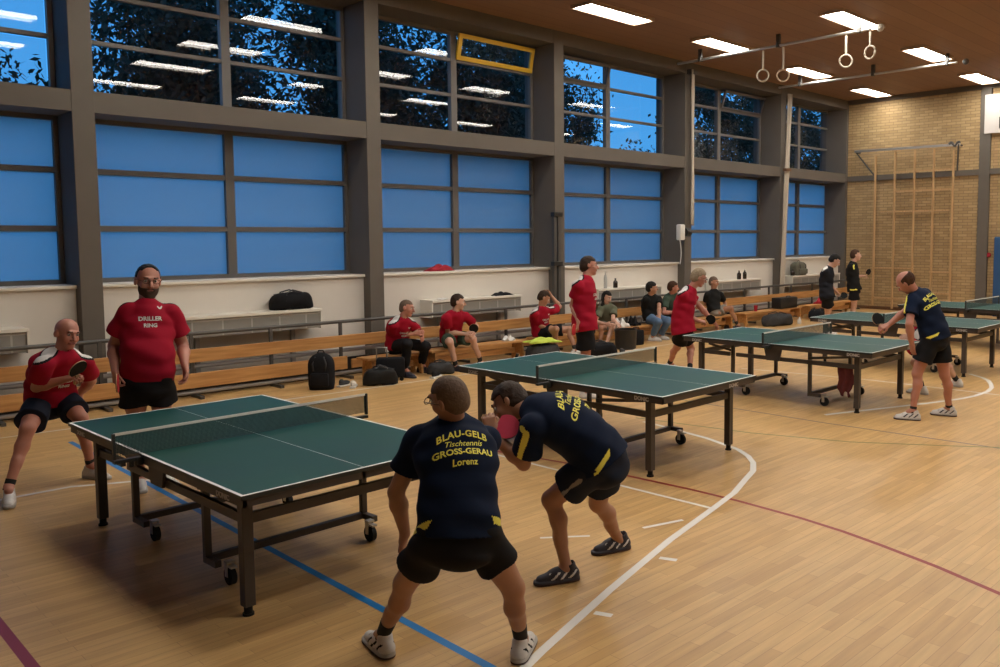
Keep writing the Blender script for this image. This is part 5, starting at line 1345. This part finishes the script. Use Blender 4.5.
def hold(p, q, target, normal, m1, m2, lab, size=1.0, reach=.125):
    g = p.org + p.hands[q]['grip']; d = nrm(V(*target) - g)
    return racket(tuple(g + d * reach), tuple(d), normal, m1, m2, lab, size)
POSES = {
 'lorenz': {'pel':[2.331,3.036,0.774],'nek':[2.486,3.274,1.213],'head':[2.41,3.195,1.368],'shL':[2.296,3.336,1.161],'shR':[2.678,3.194,1.116],'elL':[2.275,3.448,0.894],'elR':[2.715,3.481,1.03],'wrL':[2.36,3.505,0.655],'wrR':[2.749,3.739,0.953],'hiL':[2.245,3.083,0.766],'hiR':[2.404,2.995,0.794],'knL':[2.285,3.403,0.45],'knR':[2.623,2.995,0.441],'anL':[2.315,3.654,0.1],'anR':[2.77,3.108,0.093]},
 'p2': {'pel':[3.758,3.454,0.777],'nek':[3.467,3.767,1.068],'head':[3.445,3.954,1.088],'shL':[3.342,3.623,1.006],'shR':[3.597,3.894,1.027],'elL':[3.389,3.761,0.756],'elR':[3.417,4.104,0.91],'wrL':[3.268,3.917,0.939],'wrR':[3.256,4.293,0.804],'hiL':[3.681,3.4,0.776],'hiR':[3.835,3.511,0.777],'knL':[3.588,3.731,0.497],'knR':[3.968,3.686,0.395],'anL':[3.612,3.625,0.083],'anR':[4.227,3.732,0.067]},
 'bald': {'pel':[2.081,8.527,0.718],'nek':[2.111,8.22,1.126],'head':[2.156,8.225,1.319],'shL':[2.317,8.271,1.035],'shR':[1.92,8.128,1.076],'elL':[2.394,8.474,0.848],'elR':[1.926,8.301,0.872],'wrL':[2.349,8.686,0.709],'wrR':[2.094,8.093,0.944],'hiL':[2.167,8.58,0.731],'hiR':[1.985,8.496,0.715],'knL':[2.227,8.217,0.57],'knR':[1.806,8.118,0.563],'anL':[2.317,8.33,0.122],'anR':[1.63,8.011,0.133]},
 'big': {'pel':[2.512,7.419,0.975],'nek':[2.555,7.472,1.581],'head':[2.588,7.522,1.775],'shL':[2.753,7.434,1.51],'shR':[2.382,7.491,1.531],'elL':[2.829,7.47,1.211],'elR':[2.331,7.605,1.247],'wrL':[2.753,7.244,1.069],'wrR':[2.268,7.403,1.067],'hiL':[2.611,7.4,0.973],'hiR':[2.413,7.44,0.973],'knL':[2.648,7.513,0.517],'knR':[2.465,7.548,0.518],'anL':[2.68,7.64,0.087],'anR':[2.505,7.672,0.087]},
 'tall': {'pel':[8.02,7.68,0.98],'nek':[8.05,7.68,1.57],'head':[8.12,7.69,1.75],'shL':[8.21,7.79,1.51],'shR':[7.83,7.63,1.5],'elL':[8.4,7.97,1.37],'elR':[7.9,7.78,1.24],'wrL':[8.56,8.12,1.21],'wrR':[7.84,7.61,1.03],'hiL':[8.1,7.74,0.98],'hiR':[7.95,7.61,0.98],'knL':[8.15,7.78,0.52],'knR':[8.01,7.65,0.52],'anL':[8.17,7.81,0.09],'anR':[8.03,7.68,0.09]},
 'white': {'pel':[10.39,7.86,0.72],'nek':[10.46,7.78,1.32],'head':[10.54,7.68,1.51],'shL':[10.58,7.92,1.27],'shR':[10.24,7.76,1.24],'elL':[10.72,7.78,1.04],'elR':[10.36,7.86,0.98],'wrL':[10.83,7.64,0.84],'wrR':[10.5,7.65,0.85],'hiL':[10.45,7.93,0.72],'hiR':[10.32,7.79,0.72],'knL':[10.74,7.97,0.38],'knR':[10.51,8.07,0.41],'anL':[10.47,7.79,0.09],'anR':[10.68,8.35,0.11]},
 's1': {'pel':[7.48,11.21,0.47],'nek':[7.4,10.95,0.88],'head':[7.47,10.92,1.06],'shL':[7.61,10.97,0.79],'shR':[7.22,10.96,0.81],'elL':[7.82,11.08,0.64],'elR':[7.36,11.13,0.62],'wrL':[7.7,10.86,0.6],'wrR':[7.61,10.96,0.65],'hiL':[7.57,11.25,0.47],'hiR':[7.4,11.19,0.47],'knL':[7.76,10.87,0.45],'knR':[7.36,10.77,0.53],'anL':[7.86,11.12,0.12],'anR':[7.4,10.9,0.12]},
 's2': {'pel':[8.51,11.2,0.49],'nek':[8.39,10.91,0.91],'head':[8.43,10.89,1.1],'shL':[8.62,10.91,0.85],'shR':[8.21,10.94,0.85],'elL':[8.86,10.97,0.67],'elR':[8.34,11.05,0.61],'wrL':[8.67,10.8,0.58],'wrR':[8.56,10.87,0.57],'hiL':[8.6,11.23,0.49],'hiR':[8.41,11.17,0.49],'knL':[8.63,10.77,0.49],'knR':[8.17,10.78,0.48],'anL':[8.81,10.8,0.09],'anR':[8.32,10.83,0.08]},
 's3': {'pel':[10.54,11.19,0.41],'nek':[10.41,11.04,0.85],'head':[10.46,11.02,1.05],'shL':[10.67,11.01,0.81],'shR':[10.22,11.05,0.76],'elL':[10.93,11.1,0.86],'elR':[10.39,11.16,0.56],'wrL':[10.82,11.22,1.07],'wrR':[10.42,10.91,0.52],'hiL':[10.63,11.22,0.41],'hiR':[10.47,11.13,0.4],'knL':[10.96,10.88,0.46],'knR':[10.46,10.72,0.51],'anL':[10.93,10.71,0.08],'anR':[10.57,10.84,0.12]},
 's4': {'pel':[12.33,11.18,0.39],'nek':[12.15,11.06,0.8],'head':[12.17,11.05,0.97],'shL':[12.33,10.99,0.72],'shR':[12.02,11.12,0.73],'elL':[12.15,10.88,0.55],'elR':[11.86,11.08,0.51],'wrL':[12.04,10.68,0.5],'wrR':[11.91,10.84,0.48],'hiL':[12.41,11.16,0.39],'hiR':[12.24,11.19,0.39],'knL':[12.12,10.88,0.38],'knR':[11.91,10.95,0.42],'anL':[11.88,10.82,0.07],'anR':[12.01,11.09,0.07]},
 's5': {'pel':[13.68,11.19,0.46],'nek':[13.59,11.11,0.92],'head':[13.54,11.05,1.09],'shL':[13.83,11.08,0.83],'shR':[13.4,11.11,0.84],'elL':[13.63,10.93,0.69],'elR':[13.54,11.21,0.62],'wrL':[13.5,10.82,0.49],'wrR':[13.68,11.02,0.48],'hiL':[13.77,11.22,0.46],'hiR':[13.6,11.16,0.46],'knL':[13.75,10.79,0.41],'knR':[13.4,10.77,0.41],'anL':[13.79,11.03,0.08],'anR':[13.49,11.0,0.08]},
 's6': {'pel':[14.36,11.19,0.45],'nek':[14.22,11.05,0.91],'head':[14.17,10.99,1.08],'shL':[14.45,11.02,0.8],'shR':[14.02,11.09,0.81],'elL':[14.24,10.9,0.63],'elR':[13.9,11.03,0.55],'wrL':[14.16,10.81,0.4],'wrR':[14.06,10.82,0.57],'hiL':[14.45,11.22,0.45],'hiR':[14.27,11.16,0.45],'knL':[14.28,10.81,0.39],'knR':[14.01,10.81,0.39],'anL':[14.58,10.85,0.09],'anR':[14.3,10.85,0.09]},
 's7': {'pel':[15.98,11.19,0.43],'nek':[16.0,11.23,0.9],'head':[16.0,11.24,1.1],'shL':[16.23,11.19,0.8],'shR':[15.75,11.27,0.82],'elL':[16.43,11.23,0.6],'elR':[15.89,11.38,0.6],'wrL':[16.26,11.08,0.48],'wrR':[15.89,11.15,0.48],'hiL':[16.06,11.25,0.43],'hiR':[15.9,11.15,0.43],'knL':[16.11,10.84,0.52],'knR':[16.32,11.23,0.42],'anL':[16.3,10.8,0.14],'anR':[16.51,11.22,0.06]},
 'd1': {'pel':[16.62,8.76,0.88],'nek':[16.65,8.74,1.45],'head':[16.71,8.64,1.62],'shL':[16.81,8.82,1.39],'shR':[16.45,8.72,1.38],'elL':[16.97,8.96,1.2],'elR':[16.61,8.74,1.14],'wrL':[17.05,8.96,0.95],'wrR':[16.78,8.64,0.97],'hiL':[16.71,8.8,0.88],'hiR':[16.54,8.72,0.88],'knL':[16.92,8.87,0.5],'knR':[16.73,8.8,0.49],'anL':[16.98,8.93,0.09],'anR':[16.83,8.86,0.09]},
 'd2': {'pel':[18.78,9.21,0.92],'nek':[18.77,9.25,1.49],'head':[18.81,9.2,1.69],'shL':[18.93,9.33,1.44],'shR':[18.6,9.21,1.42],'elL':[19.05,9.46,1.22],'elR':[18.74,9.25,1.18],'wrL':[19.12,9.42,0.98],'wrR':[18.94,9.1,1.2],'hiL':[18.86,9.26,0.91],'hiR':[18.7,9.17,0.91],'knL':[18.93,9.28,0.49],'knR':[18.77,9.19,0.49],'anL':[18.95,9.3,0.09],'anR':[18.8,9.21,0.09]},
 'h16': {'pel':[9.88,3.84,0.97],'nek':[9.82,4.06,1.45],'head':[9.7,4.12,1.59],'shL':[9.66,4.03,1.38],'shR':[10.0,4.01,1.44],'elL':[9.51,3.99,1.12],'elR':[9.86,4.18,1.24],'wrL':[9.6,3.99,0.88],'wrR':[9.74,4.34,1.07],'hiL':[9.78,3.84,0.96],'hiR':[9.98,3.84,0.95],'knL':[9.69,3.96,0.54],'knR':[10.02,3.77,0.5],'anL':[9.63,3.97,0.11],'anR':[10.14,3.75,0.09]},
 'h17': {'pel':[11.57,4.6,0.69],'nek':[11.18,4.52,0.96],'head':[11.02,4.5,1.05],'shL':[11.11,4.57,0.8],'shR':[11.31,4.48,1.07],'elL':[11.15,4.34,0.63],'elR':[11.22,4.39,0.82],'wrL':[11.13,4.53,0.8],'wrR':[11.08,4.59,0.8],'hiL':[11.47,4.6,0.69],'hiR':[11.66,4.6,0.69],'knL':[11.13,4.58,0.45],'knR':[11.94,4.52,0.38],'anL':[11.31,4.55,0.09],'anR':[12.21,4.42,0.09]},
}
# ---------------------------------------------------------------- the people
def cast(key, lab, hf, sf=None, face=None, group=None, **k):
    p = Person('person', POSES[key], hf, sf or hf, face or (hf[0], hf[1], -.05), **k)
    tag(p.root, lab, 'person', group); return p
def wing(size):
    bm = bmesh.new(); pts = [(-.5, .28), (-.32, .40), (-.12, .16), (0, .05), (.12, .16), (.32, .40), (.5, .28), (.30, -.05), (.10, -.25), (0, -.12), (-.10, -.25), (-.30, -.05)]
    bm.faces.new([bm.verts.new((x * size, y * size, 0)) for x, y in pts]); return bm
def red_text(p, t0=.66, m=None):
    p.text([('DRILLER', .047, .02, dict(bold=.0015)), ('RING', .043, -.035, dict(bold=.0015)), (wing, .045, .11, dict(dx=.08, name='shirt_emblem'))], t0, front=True, m=WHT)

def navy_text(p, t0=.78, name='Lorenz', k=1.0):
    L = [('BLAU-GELB', .052 * k, .005, dict(bold=.0012, arch=1.5, space=1.08)), ('Tischtennis', .046 * k, -.050 * k, dict(shear=.35, bold=.0003)), ('GROSS-GERAU', .050 * k, -.100 * k, dict(bold=.0012, arch=.2))]
    if name: L.append((name, .046 * k, -.160 * k, dict(bold=.001, space=1.05)))
    p.text(L, t0, front=False, m=YEL)

FINE = .0062
# 1 the player with LORENZ on his back
p = cast('lorenz', 'player in navy shirt seen squarely from behind, crouching at the nearest table', (.45, 1), (.30, 1), (-.25, .95, -.12), toes={'L': (.15, 1), 'R': (.85, .55)}, h=FINE, hunch=.045, S=1.0, hs=.94, shw=.83,
         hands={'L': dict(dir=(.05, .35, -.9), palm=(.5, -.6, -.3), curl=.35, thumb=(-.6, .6, .2)), 'R': dict(dir=(0, .9, .2), palm=(-1, 0, 0), curl=1.0)})
p.body(SKT); p.shirt([JN, YEL], 'navy', hem=-.02, sleeve=.55, infl=.026, flare=.012); p.trousers(BLK, .56, infl=.014, flare=.018, low=-.14); p.feet(SHW, SHG, BLK, sock_h=.11, bottom=SHR)
p.hair(H_GRY, 'buzz', grow=.004); p.eyes(); p.glasses(mat('glasses_frame', (.10, .07, .05), .4)); navy_text(p, .74, k=.86)
# 2 the bending player
p = cast('p2', 'player in navy shirt with yellow sleeve stripe bending far forward behind the nearest player', (-.55, .75), (-.55, .8), (-.62, .62, -.50), toes={'L': (-.88, .42), 'R': (-.88, .30)}, h=FINE, hunch=.05, hs=1.03, S=1.06, fat=.015, shw=.95,
         hands={'L': dict(dir=(.05, .25, .9), palm=(.5, .8, -.1), curl=1.15, tcurl=.8), 'R': dict(curl=.6)})
p.body(SKT); p.shirt([JN, YEL], 'navy', hem=-.04, sleeve=.66, infl=.032, flare=.014, sflare=.022); p.trousers(NVS, .64, flare=.034, stripe=GRS); p.feet(SHD, SHD, WHT, sock_h=0, bottom=SHR)
p.hair(H_BRN, 'full', grow=.020); p.eyes(); navy_text(p, .78, 'TM', k=1.15)
g = p.org + p.hands['L']['grip']
hold(p, 'L', (3.45, 3.66, .90), (-.60, -.62, .45), PINK, RUBB, 'pink red table tennis racket held up before the face of the bending player')
# 3 bald player
p = cast('bald', 'bald player in red shirt crouching behind the far end of the nearest table', (.25, -1), (.35, -1), (.26, -.95, -.16), toes={'R': (-.25, -1), 'L': (.45, -.85)}, h=.0068, hunch=.06, hs=1.10, S=1.06,
         hands={'R': dict(dir=(.55, -.75, .25), palm=(.3, .3, -.9), curl=.9), 'L': dict(dir=(-.2, -.5, -.75), palm=(-.2, .5, -.6), curl=.4)}, fat=.012)
p.body(SKR); p.shirt([JR, WHT, BLK], 'red', hem=-.03, sleeve=.60, infl=.030, flare=.02); p.trousers(NVS, .74, flare=.035); p.feet(SHW, SHG, None, sock=SOCK, sock_h=.06)
p.eyes(); red_text(p, .60)
hold(p, 'R', (2.15, 7.93, 1.065), (.35, -.85, -.25), RUBB, RUBR, 'black table tennis racket in front of the chest of the bald player', 1.05)
# 4 big man
p = cast('big', 'heavy bearded man with glasses standing in red shirt and black shorts', (-.2, -1), (-.15, -1), (-.14, -1, -.06), toes={'R': (-.25, -1), 'L': (.3, -1)}, h=.007, hunch=.0, fat=.024, belly=.085, hs=1.15, S=1.04, shw=.85,
         hands={'R': dict(dir=(0, -.1, -1), palm=(1, .1, 0), curl=.9), 'L': dict(dir=(.02, -.1, -1), palm=(-1, 0, 0), curl=.6)})
p.body(SKR, arm_fat=.008); p.shirt([JR, WHT, BLK], 'red', hem=-.04, sleeve=.66, infl=.022, flare=.012, sflare=.025, arm_fat=.008); p.trousers(BLK, .45, infl=.024, flare=.03, top=.02); p.feet(SHW, SHG, None)
p.hair(H_BLK, 'receding', grow=.010); p.beard(mat('beard_brown', (.075, .045, .032), .8, spec=.2, noise=.3, nscale=60)); p.eyes(); p.glasses(); red_text(p, .77)
hold(p, 'R', (2.24, 7.27, .985), (1, -.35, 0), RUBR, RUBB, 'red table tennis racket hanging from the right hand of the heavy bearded man')
# 5 tall man in red seen from the side
p = cast('tall', 'slim dark haired man in red shirt standing in profile behind the second table', (.65, -.75), (.65, -.75), (.72, -.68, .0), h=.009, hunch=.02, hs=1.05, S=1.04, fat=.008,
         hands={'R': dict(dir=(-.1, 0, -1), palm=(0, .9, 0), curl=.8)})
p.body(SKR); p.shirt([JR, WHT, BLK], 'red', hem=-.14, sleeve=.55, infl=.030, flare=.02); p.trousers(BLK, .66, flare=.045); p.feet(SHW, SHG, None)
p.hair(H_BRN, 'full', grow=.014); p.eyes(); red_text(p, .66)
hold(p, 'R', (7.75, 7.60, .945), (-.65, -.72, 0), RUBR, RUBB, 'bright red table tennis racket held by the man in profile')
# 6 white haired player
p = cast('white', 'grey blond player in red shirt leaning forward at the far end of the third table', (.75, -.65), (.75, -.65), (.72, -.62, -.32), toes={'R': (.6, -.8), 'L': (.75, -.65)}, h=.009, hunch=.05, hs=1.12, S=1.06, fat=.012,
         hands={'R': dict(dir=(.6, -.5, -.1), palm=(0, .4, -.9), curl=.9)})
p.body(SKR); p.shirt([JR, WHT, BLK], 'red', hem=-.10, sleeve=.56, infl=.034, flare=.03); p.trousers(BLK, .62, flare=.04); p.feet(SHW, SHG, None)
p.hair(H_ASH, 'full', grow=.016); p.eyes(); p.glasses(); red_text(p, .62)
hold(p, 'R', (10.62, 7.43, .915), (-.6, -.75, .1), RUBB, RUBR, 'black table tennis racket held by the grey blond player')
# seated row
def seated(key, lab, hf, face, skin, shirt, sk, pants, up, hair, hm, shoe, red=False, sf=None, glasses=False, upto=.7, hands=None, hs=1.08, name='shirt', S=1.02, grow=.010, sleeve=.6, fat=.01, sock_h=.1, sock=SOCK):
    p = cast(key, lab, hf, sf, face, h=.0105, hunch=.05, hs=hs, S=S, fat=fat, hands=hands)
    p.body(skin); p.shirt(shirt, sk, hem=-.05, sleeve=sleeve, infl=.026, flare=.02, name=name); p.trousers(pants, up, flare=.03 if up < 1 else .01, name='shorts' if up < 1 else 'trousers'); p.feet(shoe, shoe if shoe is not SHW else SHG, None, sock=sock, sock_h=sock_h)
    if hair: p.hair(hm, hair, grow=grow)
    p.eyes()
    if glasses: p.glasses()
    if red: red_text(p, .62)
    return p
seated('s1', 'seated man in red shirt and long black trousers, arms folded on his lap', (.3, -1), (.55, -.8, -.15), SKR, [JR, WHT, BLK], 'red', BLK, 1.85, 'buzz', H_GRY, SHD, True, grow=.005)
p = seated('s2', 'seated man in red polo shirt and dark shorts holding a black racket', (.3, -1), (.72, -.65, -.12), SKP, [JR], 'plain', GRN, .72, 'short', H_BRN, SHD, False, grow=.010, hands={'L': dict(curl=.8), 'R': dict(curl=.7)})
hold(p, 'R', (8.66, 10.74, .735), (-.55, -.8, .1), RUBB, RUBR, 'black table tennis racket held up by the seated man in red polo shirt')
seated('s3', 'seated man in red shirt holding his head with his raised hand', (.8, -.8), (.62, -.55, -.45), SKT, [JR, WHT, BLK], 'red', BLK, .72, 'short', H_BRN, SHW, True, sf=(.4, -1), hands={'L': dict(curl=.5)})
seated('s4', 'seated woman with long dark hair in olive top and pale shorts', (-.2, -1), (-.05, -1, -.35), SKP, [OLV], 'plain', GRS, .45, 'long', H_BLK, SHW, name='top', hs=1.0, S=.92, sock_h=0)
seated('s5', 'seated young man in black t-shirt and blue jeans', (.4, -1), (.6, -.8, -.05), SK, [BT, WHT], 'plain', JEAN, 1.85, 'short', H_BLK, SHW, grow=.014, sock_h=0)
seated('s6', 'seated man in dark green t-shirt beside the man in jeans', (.3, -1), (.72, -.68, -.1), SKR, [GRN], 'plain', BT, 1.85, 'short', H_MID, SHD)
seated('s7', 'seated grey haired man in black t-shirt behind the grey blond player', (.5, -.9), (.1, -1, -.08), SKT, [BT], 'plain', GRS, .62, 'short', H_GRY, SHD)
# standing pair at the back
p = cast('d1', 'dark haired man in black shirt looking down at his hands by the brick wall', (.45, -.9), None, (.5, -.75, -.6), h=.011, hunch=.04, hs=1.10, hands={'R': dict(curl=.8), 'L': dict(curl=.5)})
p.body(SKP); p.shirt([mat('black_jersey', (.014, .015, .02), .75, spec=.12), WHT, BLK], 'red', hem=-.14, sleeve=.6, infl=.03, flare=.02); p.trousers(BLK, .62, flare=.04); p.feet(SHW, SHG); p.hair(H_BLK, 'full', grow=.016); p.eyes()
hold(p, 'R', (16.85, 8.55, .88), (-.5, -.75, .3), RUBB, RUBR, 'black table tennis racket held low by the man looking down')
p = cast('d2', 'dark haired player in black shirt with yellow sleeve stripe by the brick wall', (.5, -.87), None, (.55, -.83, .0), h=.011, hunch=.02, hs=1.08, hands={'R': dict(curl=.9)})
p.body(SKP); p.shirt([BT, YEL], 'navy', hem=-.12, sleeve=.62, infl=.03, flare=.02); p.trousers(BLK, .62, flare=.04); p.feet(SHW, SHG); p.hair(H_MID, 'full', grow=.014); p.eyes()
p.text([(wing, .07, .0, dict(dx=.05, name='shirt_emblem'))], .70, front=True, m=WHT)
hold(p, 'R', (19.063, 8.98, 1.335), (-.45, -.6, -.6), RUBB, RUBR, 'black table tennis racket held up by the yellow striped player near the brick wall')
# players at the right
p = cast('h16', 'balding player in navy shirt leaning left at the near end of the third table', (.0, 1), (.2, 1), (.0, .8, -.62), toes={'L': (-.35, .9), 'R': (-.25, .95)}, sw=(.85, .40), h=.0085, hunch=.04, hs=1.08, S=1.04,
         hands={'R': dict(dir=(-.6, .4, -.2), palm=(0, .5, -.8), curl=.9), 'L': dict(curl=.4)})
p.body(SKR); p.shirt([JN, YEL], 'navy', hem=-.04, sleeve=.62, infl=.03, flare=.015); p.trousers(BLK, .66, flare=.03); p.feet(SHW, SHG, SHD, sock_h=.05, bottom=SHR); p.hair(H_MID, 'horseshoe', grow=.009); p.eyes(); navy_text(p, .80, None, k=1.1)
hold(p, 'R', (9.684, 4.401, 1.04), (-.45, -.6, .6), RUBB, RUBR, 'black table tennis racket in the outstretched hand of the leaning player')
p = cast('h17', 'player in red shirt mostly hidden behind the leaning player, only legs and racket showing', (0, 1), None, (-.2, 1, -.2), h=.011, hunch=.05, hands={'L': dict(curl=.9)})
p.body(SKP); p.shirt([JR, WHT, BLK], 'red', hem=-.04, sleeve=.6, infl=.028); p.trousers(BLK, .6); p.feet(SHW, SHG); p.hair(H_BRN, 'short', grow=.01); p.eyes()
hold(p, 'L', (11.08, 4.57, .79), (-.72, -.69, 0), RUBR, RUBB, 'red table tennis racket of the player hidden behind the leaning player')
bpy.context.view_layer.update()
